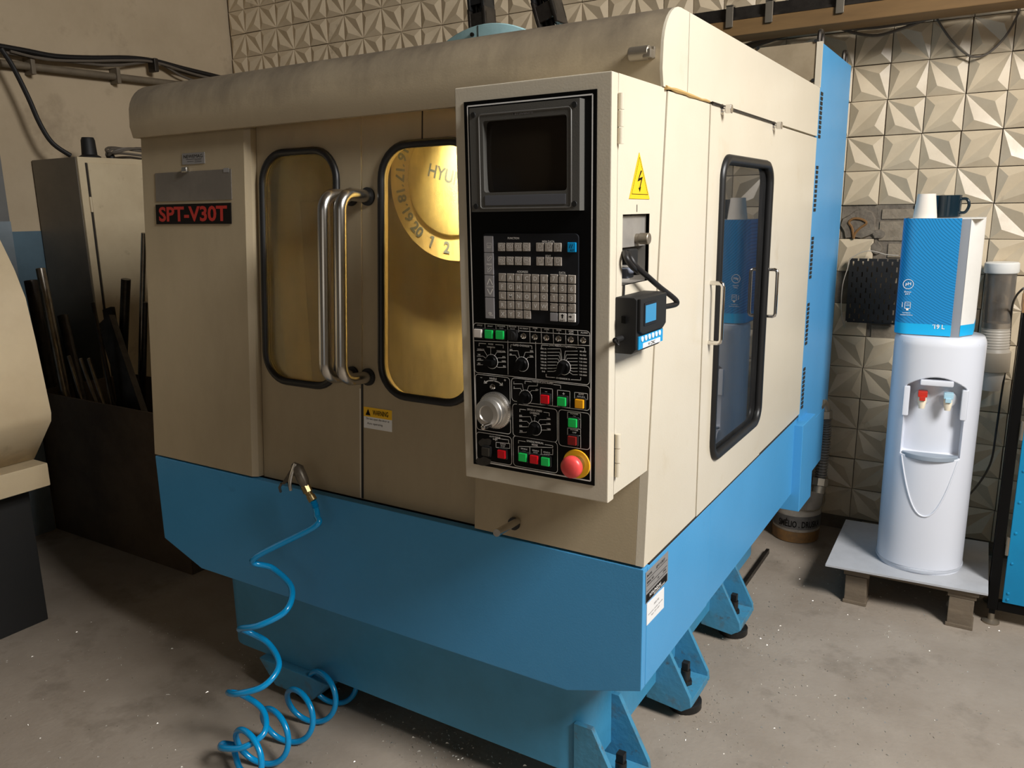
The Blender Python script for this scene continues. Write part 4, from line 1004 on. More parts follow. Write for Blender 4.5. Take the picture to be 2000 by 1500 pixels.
# rotary knobs
def knob(c, ang, name='rotary_knob'):
    G = P_(*q3(*c), .006); M = PANEL @ Matrix.Translation((G[0], G[1], 0))
    b_ = MB(); n = 28; vs = []; fs = []
    for w_, r in ((.0023, .0135), (.006, .0135), (.009, .0118)):
        for k in range(n): a_ = 2*math.pi*k/n; vs.append((r*math.cos(a_), r*math.sin(a_), w_))
    for l in range(2):
        for k in range(n): j = (k+1) % n; fs.append((l*n+k, l*n+j, (l+1)*n+j, (l+1)*n+k))
    fs.append(tuple(2*n+k for k in range(n))); b_.add(vs, fs, M)
    Rz = Matrix.Rotation(R_(ang), 4, 'Z')
    b_.prism([(-.0125, -.0052), (.008, -.0058), (.0165, 0), (.008, .0058), (-.0125, .0052)], .008, .022, 'z', M=M @ Rz, bev=.001)
    o = b_.build(name, BLACK, cco, smooth=30)
    ri = MB(); ri.tube([M @ Vector((.0150*math.cos(2*math.pi*k/32), .0150*math.sin(2*math.pi*k/32), .0025)) for k in range(32)], .0005, 5, closed=True); ri.build('dial_ring', PRINT, cco)
knob(KN['mode'], 180); knob(KN['rapid'], 245); knob(KN['jog'], 250); knob(KN['hjr'], 235); knob(KN['ssp'], 240)
# handwheel
G = P_(*q3(295, 800), .006); at = PANEL @ Vector((*G, .0023))
hw = MB(); hw.lathe([(.0395, 0), (.0395, .007), (.0365, .010), (.031, .011), (.031, .024), (.0295, .026), (.0295, .034), (.027, .036), (.0175, .037), (.016, .0345)], at, (0, -1, 0), 56); hwo = hw.build('handwheel', ALU, cco, smooth=30)
t = MB(); HF = PANEL @ Matrix.Translation((G[0], G[1], .0125))
for k in range(10):
    a_ = R_(90-36*k); text(t, str(k*10), HF @ Matrix.Translation((math.cos(a_)*.0338, math.sin(a_)*.0338, .0)) @ Matrix.Rotation(a_-math.pi/2, 4, 'Z'), 0, 0, 0, .0035, .003, .01)
for k in range(50):
    a_ = 2*math.pi*k/50; M = HF @ Matrix.Rotation(a_, 4, 'Z'); t.box(.0362, .0385, -.0003, .0003, -.0012, -.0006, M=M)
t.build('dial_graduations', PRINTK, cco, smooth=0)
a_ = R_(-72); hp_ = PANEL @ Vector((G[0]+.0235*math.cos(a_), G[1]+.0235*math.sin(a_), .036))
MB().lathe([(.0062, 0), (.0048, .006), (.0058, .024), (.0050, .028), (.003, .029)], hp_, (0, -1, 0), 18).build('crank_knob', CHROME, cco)
# emergency stop
G = P_(*q3(998, 1262), .003); at = PANEL @ Vector((*G, .0023))
MB().lathe([(.0300, 0), (.0300, .002), (.029, .003)], at, (0, -1, 0), 48).build('emergency_plate', YELLOW, cco)
G = P_(*q3(985, 1270), .015); at = PANEL @ Vector((*G, .0052))
MB().lathe([(.0165, 0), (.0165, .012), (.0150, .014), (.0150, .018)], at, (0, -1, 0), 32).build('emergency_collar', STEEL, cco)
MB().lathe([(.0175, .0), (.0222, .003), (.0228, .009), (.0215, .014), (.0165, .018), (.008, .0198), (.001, .0202)], at+Vector((0, -.017, 0)), (0, -1, 0), 40).build('emergency_button', ESTOP, cco, smooth=60)

# ---- right side of the control cabinet: sign, recess
XS1 = XP1+.0003
SD2 = frame((XS1, 0, 0), (0, 1, 0), (0, 0, 1))
T3 = [loc(SD2, 1248, 298), loc(SD2, 1228.5, 388), loc(SD2, 1268, 389)]
MB().prism([T3[1], T3[2], T3[0]], 0, .0012, 'z', M=SD2).build('high_voltage_sign', SIGNY, cco)
cxy = ((T3[0][0]+T3[1][0]+T3[2][0])/3, (T3[0][1]+T3[1][1]+T3[2][1])/3)
t = MB()
In = [((p[0]-cxy[0])*.80+cxy[0], (p[1]-cxy[1])*.80+cxy[1]+.003) for p in T3]
for i in range(3):
    a0 = Vector((*In[i], .0014)); b0 = Vector((*In[(i+1) % 3], .0014)); d = (b0-a0).normalized(); nn = Vector((-d.y, d.x, 0))*.0006; t.add([a0+nn, a0-nn, b0-nn, b0+nn], [(0, 1, 2, 3)], SD2)
hz = T3[0][1]-T3[1][1]; wy = T3[2][0]-T3[1][0]
bolt = [(.03, .30), (-.12, -.04), (.06, .02), (-.02, -.22), (-.07, -.22), (.01, -.36), (.06, -.19), (.03, -.20), (.14, .12), (-.03, .07), (.10, .30)]
t.add([Vector((cxy[0]+p[0]*wy, cxy[1]+p[1]*hz*.72+.006, .0014)) for p in bolt], [tuple(range(len(bolt)))], SD2)
t.build('high_voltage_symbol', PRINTK, cco, smooth=0)
MB().box(XP1-.045, XP1-.042, ry0-.004, ry1+.004, rz0-.004, rz1+.004).build('recess_back', RECESSM, cco)
rr_ = MB(); rr_.box(XP1-.042, XP1-.001, ry1, ry1+.003, rz0, rz1); rr_.box(XP1-.042, XP1-.001, ry0-.003, ry0, rz0, rz1); rr_.box(XP1-.042, XP1-.001, ry0, ry1, rz0-.003, rz0); rr_.box(XP1-.042, XP1-.001, ry0, ry1, rz1, rz1+.003); rr_.build('recess_sides', RECESSM, cco)
zmid = rz1-(rz1-rz0)*.47
MB().box(XP1-.012, XP1-.010, ry0+.001, ry1-.0005, zmid, rz1-.003).build('recess_cover', RECESSM, cco)
p = Vector((XP1-.010, *loc(SD2, 1252, 466))); kn = MB(); kn.cyl(p, p+Vector((.008, 0, 0)), .010, n=16); kn.cyl(p+Vector((.008, 0, 0)), p+Vector((.028, 0, 0)), .0115, n=18, bev=.001); kn.build('cover_screw', ZINC, cco)
yk = (ry0+ry1)/2
MB().box(XP1-.001, XP1+.0004, yk-.0015, yk+.0015, rz1+.004, rz1+.018).build('cover_slot', GAPM, cco)

# ================================================================== data transfer device on the machine side
dx0 = XP1+.002; dx1 = XP1+.046
DF = frame((dx1, 0, 0), (0, 1, 0), (0, 0, 1))
A = loc(DF, 1243, 690); B = loc(DF, 1294, 575); 
dy0 = loc(DF, 1243, 640)[0]; dy1 = loc(DF, 1295, 630)[0]; dz0_ = loc(DF, 1268, 683)[1]; dz1_ = loc(DF, 1268, 576)[1]
dev = empty('data_transfer_unit', (dx0, (dy0+dy1)/2, dz0_), 'black handheld data unit with blue screen stuck on the side of the control cabinet', 'electronic device')
pf = [(dx0, dz0_+.0), (dx1-.010, dz0_), (dx1, dz0_+.010), (dx1, dz1_-.004), (dx1-.006, dz1_), (dx0, dz1_)]
MB().prism(pf, dy0, dy1, 'y', bev=.002).build('casing', BLACKM, dev)
hgt = dz1_-dz0_; wdt = dy1-dy0; ym = (dy0+dy1)/2
MB().prism([(dy0+.02*wdt, dz1_-.02*hgt), (dy0+.02*wdt, dz0_+.42*hgt), (dy0+.15*wdt, dz0_+.35*hgt), (dy1-.12*wdt, dz0_+.35*hgt), (dy1-.01*wdt, dz0_+.42*hgt), (dy1-.01*wdt, dz1_-.02*hgt)], .0, .007, 'z', M=DF, bev=.0015).build('front_shroud', BLACKM, dev)
s0 = loc(DF, 1259, 631, .007); s1 = loc(DF, 1280, 591, .007)
MB().box(s0[0]-.004, s1[0]+.004, s0[1]-.006, s1[1]+.005, .007, .0085, M=DF, bev=.001).build('screen_frame', CHAR, dev)
MB().box(s0[0], s1[0], s0[1], s1[1], .0085, .0092, M=DF).build('screen', DEVSCR, dev)
MB().box(dy0+.05*wdt, dy1-.04*wdt, dz0_+.08*hgt, dz0_+.31*hgt, .0, .0022, M=DF).build('keypad_label', DEVBLUE, dev)
kp = MB()
for k in range(6): kp.cyl(DF @ Vector((dy0+(.17+.13*k)*wdt, dz0_+.255*hgt, .002)), DF @ Vector((dy0+(.17+.13*k)*wdt, dz0_+.255*hgt, .0036)), .0052, n=14)
kp.build('keypad_buttons', WHITEST, dev)
MB().box(dy0+.2*wdt, dy1-.15*wdt, dz0_+.085*hgt, dz0_+.17*hgt, .0022, .0028, M=DF).build('brand_label', WHITEST, dev)
t = MB(); text(t, 'H CNC', DF, ym+.02*wdt, dz0_+.127*hgt, .0031, .036, .007, .02); t.build('brand_lettering', PRINTK, dev, smooth=0)
MB().box(dx0+.014, dx0+.024, dy0-.004, dy0, dz0_+.55*hgt, dz0_+.68*hgt, bev=.001).build('rocker_switch', BLACK, dev)
cb = MB(); q0 = Vector((dx1-.02, dy1, dz0_+.66*hgt))
MB().box(q0.x-.012, q0.x+.010, dy1, dy1+.020, q0.z-.018, q0.z+.018, bev=.002).build('serial_plug', PLUGG, dev)
pl = Vector((XP1-.018, loc(SD2, 1235, 500)[0], loc(SD2, 1240, 500)[1]))
MB().box(pl.x-.020, pl.x+.020, pl.y-.018, pl.y+.026, pl.z-.016, pl.z+.014, bev=.003).build('upper_plug', BLACKM, dev)
pl2 = Vector((XP1-.014, loc(SD2, 1230, 537)[0], loc(SD2, 1232, 533)[1]))
MB().box(pl2.x-.018, pl2.x+.016, pl2.y-.016, pl2.y+.018, pl2.z-.010, pl2.z+.010, bev=.003).build('lower_plug', PLUGG, dev)
def sx(x, y, o): return SD2 @ Vector((*loc(SD2, x, y, o), o))
MB().tube([sx(1226, 494, -.004), sx(1231, 503, .01), sx(1243, 521, .020), sx(1266, 541, .026), sx(1290, 562, .03), sx(1311, 578, .034), sx(1321, 588, .036), sx(1318, 595, .034), q0+Vector((0, .02, 0))], .0058, 10, smooth=6).build('serial_cable', CABLEK, dev, smooth=60)
MB().tube([sx(1220, 492, .004), sx(1224, 505, .014), sx(1233, 519, .018), sx(1243, 528, .016), sx(1246, 532, .008), pl2+Vector((.004, .018, 0))], .0055, 10, smooth=6).build('patch_cable', CABLEK, dev, smooth=60)
pj = Vector((dx0+.014, dy0, dz0_+.28*hgt))
MB().tube([sx(1219, 556, .003), sx(1218, 580, .003), sx(1214, 612, .003), sx(1213, 650, .004), sx(1208, 660, .01), sx(1202, 666, .02), sx(1208, 674, .03), pj+Vector((.004, -.024, 0)), pj], .0022, 8, smooth=6).build('power_lead', CABLEK, dev, smooth=60)
MB().cyl(pj+Vector((0, -.03, 0)), pj, .0055, n=12).build('power_plug', BLACKM, dev)

# ================================================================== blow gun and coiled hose
gy = 1.50
gun = empty('air_blow_gun', px(575, 930, Y=gy), 'metal air blow gun with spiral blue hose hung on the blue skirt edge', 'blow gun')
gb = MB()
gp = [px(578, 908, Y=gy), px(587, 928, Y=gy), px(596, 948, Y=gy)]
gb.tube([px(573, 908, Y=gy), px(582, 916, Y=gy), px(592, 938, Y=gy), px(598, 952, Y=gy)], [.010, .017, .016, .011], 12, smooth=0)
gb.hexa([px(549, 946, Y=gy-.01), px(556, 946, Y=gy-.01), px(556, 946, Y=gy+.012), px(549, 946, Y=gy+.012), px(571, 911, Y=gy-.01), px(584, 920, Y=gy-.01), px(584, 920, Y=gy+.012), px(571, 911, Y=gy+.012)])
gb.build('gun_body', GUNM, gun, smooth=50)
MB().tube([px(577, 906, Y=gy-.006), px(570, 925, Y=gy-.018), px(566, 945, Y=gy-.026), px(568, 958, Y=gy-.026)], .0048, 8, smooth=3).build('trigger', STEEL, gun)
MB().tube([px(550, 944, Y=gy), px(546, 952, Y=gy), px(548, 960, Y=gy+.02)], .004, 8).build('nozzle', GUNM, gun)
cn = MB(); cn.cyl(px(596, 949, Y=gy), px(602, 962, Y=gy), .0135, n=8, bev=.001); cn.cyl(px(602, 962, Y=gy), px(606, 968, Y=gy), .010, n=14); cn.cyl(px(606, 968, Y=gy), px(612, 978, Y=gy), .0125, n=14, bev=.001); cn.build('quick_coupling', BRASS, gun)
sr = [px(612, 978, Y=gy), px(617, 992, Y=gy)]; P = [sr[0].lerp(sr[1], k/12) for k in range(13)]
MB().tube(P, [.0105 if k % 2 else .0085 for k in range(13)], 10).build('strain_relief', HOSEB, gun)
# hanging spiral
A0 = px(617, 993, Y=gy)
Hpts = [A0, px(619, 1008, Y=1.49)]
ax0 = px(548, 1040, Y=1.44); ax1 = px(466, 1478, Z=.055)
turns = 3.55; N_ = 100
for k in range(N_+1):
    t_ = k/N_; tt = .72*t_+.28*math.sin(t_*math.pi/2)
    c = ax0.lerp(ax1, tt); a_ = -turns*2*math.pi*t_ + R_(-20)
    rr = .082*(1-.12*t_)
    # ring lies level; starts at the right, runs along the front to the left
    Hpts.append(c + Vector((rr*math.cos(a_), rr*.62*math.sin(a_), 0)))
Hpts = crom(Hpts[:2]+[px(612, 1030, Y=1.47)]+Hpts[14::5]+[Hpts[-1]], 9)
# floor spiral lying on its side, going back under the machine
f0 = px(470, 1490, Z=.075); f1 = px(672, 1322, Z=.075)
dvec = (f1-f0); dvec.z = 0; dn = dvec.normalized(); sd_ = Vector((-dn.y, dn.x, 0))
lastp = Hpts[-1]; FL = []
for k in range(0, 141):
    t_ = k/140; a_ = -4.3*2*math.pi*t_ + R_(200)
    FL.append(f0+dvec*t_+sd_*(.072*math.cos(a_))+Vector((0, 0, .006+.070*math.sin(a_))))
mid = [lastp.lerp(FL[0], .5)+Vector((0, -.02, -.02))]
MB().tube(Hpts+crom([lastp]+mid+[FL[0]], 8)[1:-1]+FL, .0088, 10).build('spiral_hose', HOSEB, gun, smooth=70)

# ================================================================== left side of the room
# beige neighbour machine (mostly outside the frame)
YN = px(105, 1205, Z=0).y
def nn(x, y): p = px(x, y, Y=YN); return (p.x, p.z)
nb = empty('neighbour_machine', (nn(60, 1205)[0]-.4, YN-.8, 0), 'beige machine hood with a ledge on a black plinth at the left edge', 'machine')
top = nn(-70, 400)
pf = [nn(67, 896), nn(100, 822), nn(100, 806), nn(87, 745), nn(70, 666), nn(50, 582), nn(28, 526), nn(0, 468), nn(-35, 425), top, (top[0]-.45, top[1]+.03), (top[0]-.45, nn(67, 896)[1])]
MB().prism(pf, YN, YN-1.7, 'y').build('curved_hood', LATHEB, nb, smooth=50)
c0 = nn(92, 904); c1_ = nn(92, 946)
MB().box(top[0]-.45, c0[0], YN-1.7, YN+.002, c1_[1], c0[1], bev=.004).build('ledge', LATHEB, nb)
MB().box(top[0]-.45, nn(71, 950)[0]-.01, YN-1.7, YN-.003, c0[1]+.0005, nn(67, 897)[1]-.001).build('ledge_gap', DARKSTEEL, nb)
MB().box(top[0]-.40, nn(104, 1200)[0], YN-1.65, YN-.02, 0, c1_[1]-.001, bev=.004).build('plinth', BLACKM, nb)

# tall cabinet against the left wall
e_t = px(146, 306, X=-4.30)
cX0 = XLW+.012; cX1 = -4.30; cyF = e_t.y; cz = e_t.z
cab = empty('metal_cabinet', ((cX0+cX1)/2, cyF+.4, 0), 'tall cream metal cabinet with a door standing against the left wall', 'cabinet')
MB().box(cX0, cX1, cyF, cyF+.86, .0, cz, bev=.004).build('carcass', CABG, cab)
MB().box(cX1, cX1+.018, cyF+.002, cyF+.86, .02, cz, bev=.003).build('front_frame', CABB, cab)
MB().box(cX1+.018, cX1+.026, cyF+.052, cyF+.83, .06, cz-.03, bev=.003).build('cabinet_door', CABB, cab)
MB().box(cX1+.0175, cX1+.0195, cyF+.040, cyF+.0515, .06, cz-.03).build('door_gap', GAPM, cab)
for zz in (cz-.25, .9): MB().cyl((cX1+.024, cyF+.044, zz-.04), (cX1+.024, cyF+.044, zz+.04), .007, n=10).build('hinge', CABB, cab)
# things on top
p = px(181, 303, Z=cz); 
kb_ = empty('black_lamp_socket', (-4.42, px(175, 303, X=-4.42).y, cz), 'small black plastic cone standing on the tall cabinet', 'cap')
bp = Vector(kb_.location); MB().lathe([(.055, 0), (.058, .012), (.040, .022), (.036, .10), (.030, .115)], bp, n=20).build('cone_body', BLACKM, kb_); MB().lathe([(.018, 0), (.018, .02), (.012, .03)], bp+Vector((.03, .11, 0)), n=12).build('cap_nub', BLACKM, kb_)
coil = MB(); y0c = px(212, 300, X=-4.38).y
for k in range(3):
    pts = [(-4.38+.02*math.sin(a_*2+k), y0c+.20+.21*math.cos(a_), cz+.012+.016*k+.012*math.sin(a_*3+k)+.022*(1+math.sin(a_+k))) for a_ in [2*math.pi*i/16 for i in range(16)]]
    coil.tube([Vector((p_[0]+.10*math.sin(2*math.pi*i/16), p_[1], p_[2])) for i, p_ in enumerate(pts)], .007, 6, closed=True, smooth=2)
tag(coil.build('coiled_cable', CABLEG), 'grey coiled cable lying on top of the tall cabinet', 'cable')

# bar stock rack
fY = px(142, 1043, Z=0).y
rx0 = px(112, 1031, Z=0).x; rx1 = px(350, 1113, Z=0).x+.10; rz = px(150, 779, Y=fY).z
rack = empty('bar_stock_rack', ((rx0+rx1)/2, fY+.25, 0), 'dark rusty sheet metal bin holding steel bars behind the machine', 'rack')
MB().box(rx0, rx1, fY, fY+.008, 0, rz, bev=.002).build('front_sheet', RACKM, rack)
MB().box(rx0, rx0+.008, fY+.008, fY+.50, 0, rz).build('side_sheet', RACKM, rack); MB().box(rx1-.008, rx1, fY+.008, fY+.50, 0, rz).build('side_sheet', RACKM, rack)
MB().box(rx0+.008, rx1-.008, fY+.492, fY+.50, 0, rz).build('rear_sheet', RACKM, rack); MB().box(rx0+.008, rx1-.008, fY+.008, fY+.492, .0, .012).build('bin_floor', RACKM, rack)
def bar(t0, b0, wpx, Yt, Yb, m, label, cat='bar', square=False, n=14):
    T = px(*t0, Y=Yt); B = px(*b0, Y=Yb)
    d = (B-T); k = (T.z-.03)/(T.z-B.z); E_ = T+d*k
    if E_.z < .02: E_.z = .02
    E_.x = min(max(E_.x, rx0+.05), rx1-.05); E_.y = min(max(E_.y, fY+.05), fY+.45)
    r = wpx/F_PX*(T-CAM).length/2
    o = MB()
    if square:
        z = (T-E_).normalized(); x = Vector((1, 0, 0)); x = (x-z*x.dot(z)).normalized(); y = z.cross(x)
        M = Matrix(((x.x, y.x, z.x, E_.x), (x.y, y.y, z.y, E_.y), (x.z, y.z, z.z, E_.z), (0, 0, 0, 1)))
        o.box(-r, r, -r*.3, r*.3, 0, (T-E_).length, M=M, bev=.002)
    else: o.cyl(E_, T, r, n=n, bev=.0015)
    tag(o.build('steel_bar' if not square else 'flat_bar', m), label, cat, 'bar stock in the rusty bin')
bar((60, 548), (106, 790), 21, fY+.15, fY+.12, DARKSTEEL, 'thick dark round bar at the far left of the bin')
bar((79, 524), (132, 790), 15, fY+.10, fY+.08, BARSTEEL, 'polished steel bar leaning tall at the left of the bin')
bar((122, 616), (162, 790), 17, fY+.22, fY+.18, DARKSTEEL, 'medium dark pipe leaning behind the thin rods')
bar((134, 695), (160, 790), 6, fY+.06, fY+.05, BARSTEEL, 'short thin bright rod nearest the polished bar')
bar((157, 700), (183, 790), 6, fY+.07, fY+.05, BARSTEEL, 'short thin bright rod, middle of three in the bin')
bar((173, 700), (197, 790), 6, fY+.08, fY+.06, BARSTEEL, 'short thin bright rod, rightmost of three in the bin')
bar((181, 591), (222, 790), 7, fY+.14, fY+.10, DARKSTEEL, 'long thin dark rod leaning in front of the cabinet door')
bar((195, 640), (212, 790), 6, fY+.18, fY+.12, BARSTEEL, 'thin rod between the leaning rod and the dark flat bar')
bar((207, 625), (246, 795), 40, fY+.20, fY+.10, DARKSTEEL, 'wide dark flat bar leaning in the middle of the bin', square=True)
bar((212, 602), (243, 795), 26, fY+.26, fY+.2, DARKSTEEL, 'narrow dark flat bar behind the wide flat bar', square=True)
bar((246, 545), (236, 795), 16, fY+.30, fY+.28, DARKSTEEL, 'dark pipe standing upright against the cabinet door')
bar((281, 455), (273, 795), 9, fY+.34, fY+.34, BARSTEEL, 'tallest slim rod beside the machine corner')
bar((284, 590), (280, 795), 8, fY+.28, fY+.28, DARKSTEEL, 'thin dark rod beside the tallest rod')

# pipes and cables on the left wall
XC = XLW+.05
pp = MB(); pp.tube([px(-1, 123, X=XC), px(5, 123.6, X=XC), px(150, 141, X=XC), px(310, 160, X=XC), px(400, 171, X=XC)], .020, 12)
pip = pp.build('conduit_pipe', PIPEM); tag(pip, 'painted brown pipe running along the upper left wall', 'pipe')
for x in (227, 60): 
    p = px(x, 150 if x > 100 else 131, X=XC); MB().box(XLW, p.x+.03, p.y-.012, p.y+.012, p.z-.04, p.z+.05, bev=.003).build('pipe_clip', PIPEM, pip)
tag(MB().tube([px(x, y, X=XC+.03) for x, y in ((-12, 87), (0, 90), (50, 99), (110, 110), (180, 113), (250, 113), (302, 119), (360, 134), (430, 151), (480, 165))], .014, 10, smooth=4).build('main_cable', CABLEK), 'thick black cable sagging along the upper left wall', 'cable')
for k, pts in enumerate((((0, 98), (60, 108), (120, 118), (180, 124), (250, 122), (300, 120), (340, 138), (400, 152)), ((0, 101), (70, 112), (150, 122), (220, 128), (280, 122), (306, 120), (350, 146), (380, 158)), ((20, 100), (90, 116), (170, 119), (240, 118), (300, 121), (370, 142), (415, 154)))):
    tag(MB().tube([px(x, y, X=XC+.005+.02*k) for x, y in pts], .0075, 7, smooth=4).build('thin_cable', CABLEG), ('thin brown cable hanging lowest but one under the thick black wall cable', 'thin brown cable with the deepest sag under the thick black wall cable', 'thin brown cable running closest beneath the thick black wall cable')[k], 'cable', 'thin wall cables')
p = px(302, 124, X=XC+.05); tag(MB().box(p.x-.05, p.x+.02, p.y-.014, p.y+.014, p.z-.05, p.z+.03, bev=.005).build('cable_hook', DARKSTEEL), 'small dark hook holding the cables on the left wall', 'hook')
tag(MB().tube([px(2, 95, X=-4.55), px(25, 130, X=-4.54), px(55, 190, X=-4.53), px(78, 242, X=-4.52), px(103, 280, X=-4.50), px(138, 304, X=-4.48)], .013, 10, smooth=5).build('drop_cable', CABLEK), 'black cable hanging down to the cabinet top', 'cable')

# ================================================================== upper right: beam, tray and wall cables
YBm = 3.72
a0 = px(1488, 64, Y=YBm); a1 = px(1488, 32, Y=YBm)
bm_ = MB(); bm_.box(-2.0, 1.6, YBm, YBm+.16, a0.z, a1.z, bev=.006)
tag(bm_.build('brown_beam', BEAMM), 'brown painted beam crossing above the machine at the back wall', 'beam')
tr = empty('cable_tray', (0, YBm+.05, a1.z), 'dark cable tray with metal clips above the brown beam', 'cable tray')
MB().box(-2.0, 1.6, YBm+.01, YBm+.12, a1.z+.002, a1.z+.012).build('tray_base', DARKSTEEL, tr); MB().box(-2.0, 1.6, YBm+.02, YBm+.03, a1.z+.013, a1.z+.055).build('tray_edge', DARKSTEEL, tr)
for x in (1425, 1502, 1640):
    p = px(x, 20, Y=YBm-.01); tc = MB(); tc.box(p.x-.016, p.x+.016, YBm-.012, YBm-.004, a1.z-.03, a1.z+.06, bev=.002); tc.box(p.x-.016, p.x+.016, YBm-.012, YBm+.03, a1.z+.055, a1.z+.062); tc.build('tray_clip', ZINC, tr)
for k, pts in enumerate((((1440, 95), (1463, 86), (1553, 57), (1667, 50), (1762, 43), (1853, 24), (1900, 16), (2010, 8)), ((1460, 92), (1572, 55), (1620, 50), (1667, 64), (1715, 69), (1772, 52), (1830, 31), (1880, 20), (1960, 12)), ((1450, 99), (1530, 72), (1580, 58), (1700, 55), (1800, 40), (1860, 27)))):
    tag(MB().tube([px(x, y, Y=YW-.05-.008*k) for x, y in pts], .0065 if k else .008, 7, smooth=5).build('wall_cable', CABLEG), ('grey cable running straightest along the tiles just under the brown beam', 'grey cable with the deep sag right of the electrical cabinet, under the beam', 'short grey cable running beneath the other two under the brown beam')[k], 'cable', 'cables under the beam')
tag(MB().tube([px(x, y, Y=YW-.04) for x, y in ((1828, 30), (1835, 45), (1858, 78), (1885, 104), (1905, 111), (1930, 104), (1958, 78), (1976, 52), (1990, 22), (1992, 5))], .0045, 6, smooth=5).build('hanging_wire', CABLEG), 'thin wire hanging in a loop over the top right tiles', 'wire')

# ================================================================== bucket
bc = px(1553, 1045, Z=0); bkR = .118
bk = empty('plastic_bucket', bc, 'dirty white plastic bucket with lettering under the blue duct', 'bucket')
def bl_(h0, h1, m, nm, e=0): 
    r0 = bkR*(.90+.10*h0/.30)+e; r1 = bkR*(.90+.10*h1/.30)+e
    return MB().lathe([(r0, h0), (r1, h1)], bc, n=40, closed=False).build(nm, m, bk, smooth=60)
MB().lathe([(bkR*.86, 0), (bkR*.90, .006), (bkR*.985, .255), (bkR*1.06, .256), (bkR*1.06, .285), (bkR*1.0, .288), (bkR*.96, .288), (bkR*.93, .20), (bkR*.86, .02), (.001, .02)], bc, n=40).build('bucket_body', BUCKETM, bk, smooth=40)
zb = [px(1556, y, Y=bc.y-.118).z for y in (1011, 1037, 1042, 1063)]
bl_(zb[1], zb[0], BUCKETD, 'lettering_band', .0012); bl_(zb[3], zb[2], BUCKETO, 'rust_band', .001)
t = MB()
ang0 = math.atan2(-bc.y, -bc.x)+.10
def wrap(p):
    r = bkR*(.90+.10*p.y/.30)+.0028; a_ = ang0+p.x/r
    return Vector((bc.x+r*math.cos(a_), bc.y+r*math.sin(a_), p.y))
text(t, 'SMĖLIO . DRUSKA', None, .01, (zb[0]+zb[1])/2, 0, .21, (zb[0]-zb[1])*.66, .02, fn=wrap); t.build('bucket_lettering', PRINTK, bk, smooth=0)
MB().tube([bc+Vector((bkR*1.05*math.cos(a_), bkR*1.05*math.sin(a_), .27-.10*max(0, math.sin((a_+2.3)/1.0)))) for a_ in [-2.3+k*math.pi/12 for k in range(13)]], .003, 6).build('wire_handle', ZINC, bk)

# ================================================================== pallet, board, water cooler
zl = .165
lgL = px(1668, 1180, Z=0); lgR = px(1872, 1226, Z=0)
pal = empty('timber_pallet', ((lgL.x+lgR.x)/2, (lgL.y+lgR.y)/2+.2, 0), 'low timber stand with two blocks carrying the grey board', 'pallet')
dX = (lgR-lgL); dX.z = 0; dxn = dX.normalized(); dyn = Vector((-dxn.y, dxn.x, 0)); 
PF = Matrix(((dxn.x, dyn.x, 0, lgL.x), (dxn.y, dyn.y, 0, lgL.y), (0, 0, 1, 0), (0, 0, 0, 1))); LW = dX.length
for uu, hw_ in ((0.0, .040), (LW, .042)):
    for vv in (.0, .40): 
        MB().box(uu-hw_, uu+hw_, vv-.0, vv+.09, 0, zl-.045, M=PF, bev=.004).build('support_block', WOOD, pal)
        MB().box(uu-hw_-.004, uu+hw_+.004, vv-.004, vv+.094, .0, .014, M=PF, bev=.002).build('block_foot', WOOD, pal)
for k, vv in enumerate((-.01, .14, .29, .42)):
    MB().box(-.060, LW+.055, vv, vv+.10, zl-.025, zl-.004, M=PF, bev=.003).build('deck_board', WOOD, pal)
for uu in (0.0, LW): MB().box(uu-.048, uu+.048, .0, .50, zl-.0445, zl-.0255, M=PF, bev=.003).build('bearer', WOOD, pal)
c4 = [px(1612, 1104, Z=zl), px(1930, 1162, Z=zl), None, px(1652, 1016, Z=zl)]
c4[2] = c4[1]+(c4[3]-c4[0])*.98
bdm = MB(); bdm.hexa([p+Vector((0, 0, -.004)) for p in c4]+[p+Vector((0, 0, .004)) for p in c4]); tag(bdm.build('laminate_board', BOARD), 'grey white flat board under the water cooler', 'board')
zc = zl+.0045
# cooler
cb0 = px(1712, 1085, Z=zc); cb1 = px(1868, 1112, Z=zc)
ccx = px(1793, 1091, Z=zc); 
cR = (px(1872, 1094, Z=zc)-px(1709, 1084, Z=zc)).length/2
ct = px(1822, 658, Y=ccx.y-cR*.6).z
CH = ct-zc
cool = empty('water_cooler', ccx, 'white floor standing water cooler with red and blue taps', 'water cooler')
face = math.atan2(-ccx.y, -ccx.x+.10)      # front direction
Nn = 288; Mz = 320; vs = []; fs = []
def sstep(a, b, x): t_ = max(0, min(1, (x-a)/(b-a))); return t_*t_*(3-2*t_)
zr1 = .845*CH; zr0 = .515*CH     # recess top and tray level
for jz in range(Mz+1):
    h_ = CH*jz/Mz
    base = cR*(1.0+.01*h_/CH)
    e = 1.0
    if h_ > CH-.03: e = 1-.06*((h_-(CH-.03))/.03)**2
    if h_ < .018: e = .975
    for k in range(Nn):
        th = -math.pi+2*math.pi*k/Nn
        r = base*e
        # slightly squarer plan
        r *= 1+.035*(math.cos(2*th)**2 - .5)*-1
        # recess at front
        lat = abs(math.sin(th))*r if abs(th) < math.pi/2 else 9
        top_arch = zr1-.040*(lat/(.62*cR))**2
        inz = sstep(zr0-.004, zr0+.004, h_)*(1-sstep(top_arch-.009, top_arch+.003, h_))
        inl = 1-sstep(.60*cR, .635*cR, lat)
        dep = inz*inl*(.055+.02*sstep(zr0, zr0+.1, h_)*0)
        x_ = r*math.cos(th)-dep; y_ = r*math.sin(th)
        a_ = face
        vs.append((ccx.x+x_*math.cos(a_)-y_*math.sin(a_), ccx.y+x_*math.sin(a_)+y_*math.cos(a_), zc+h_))
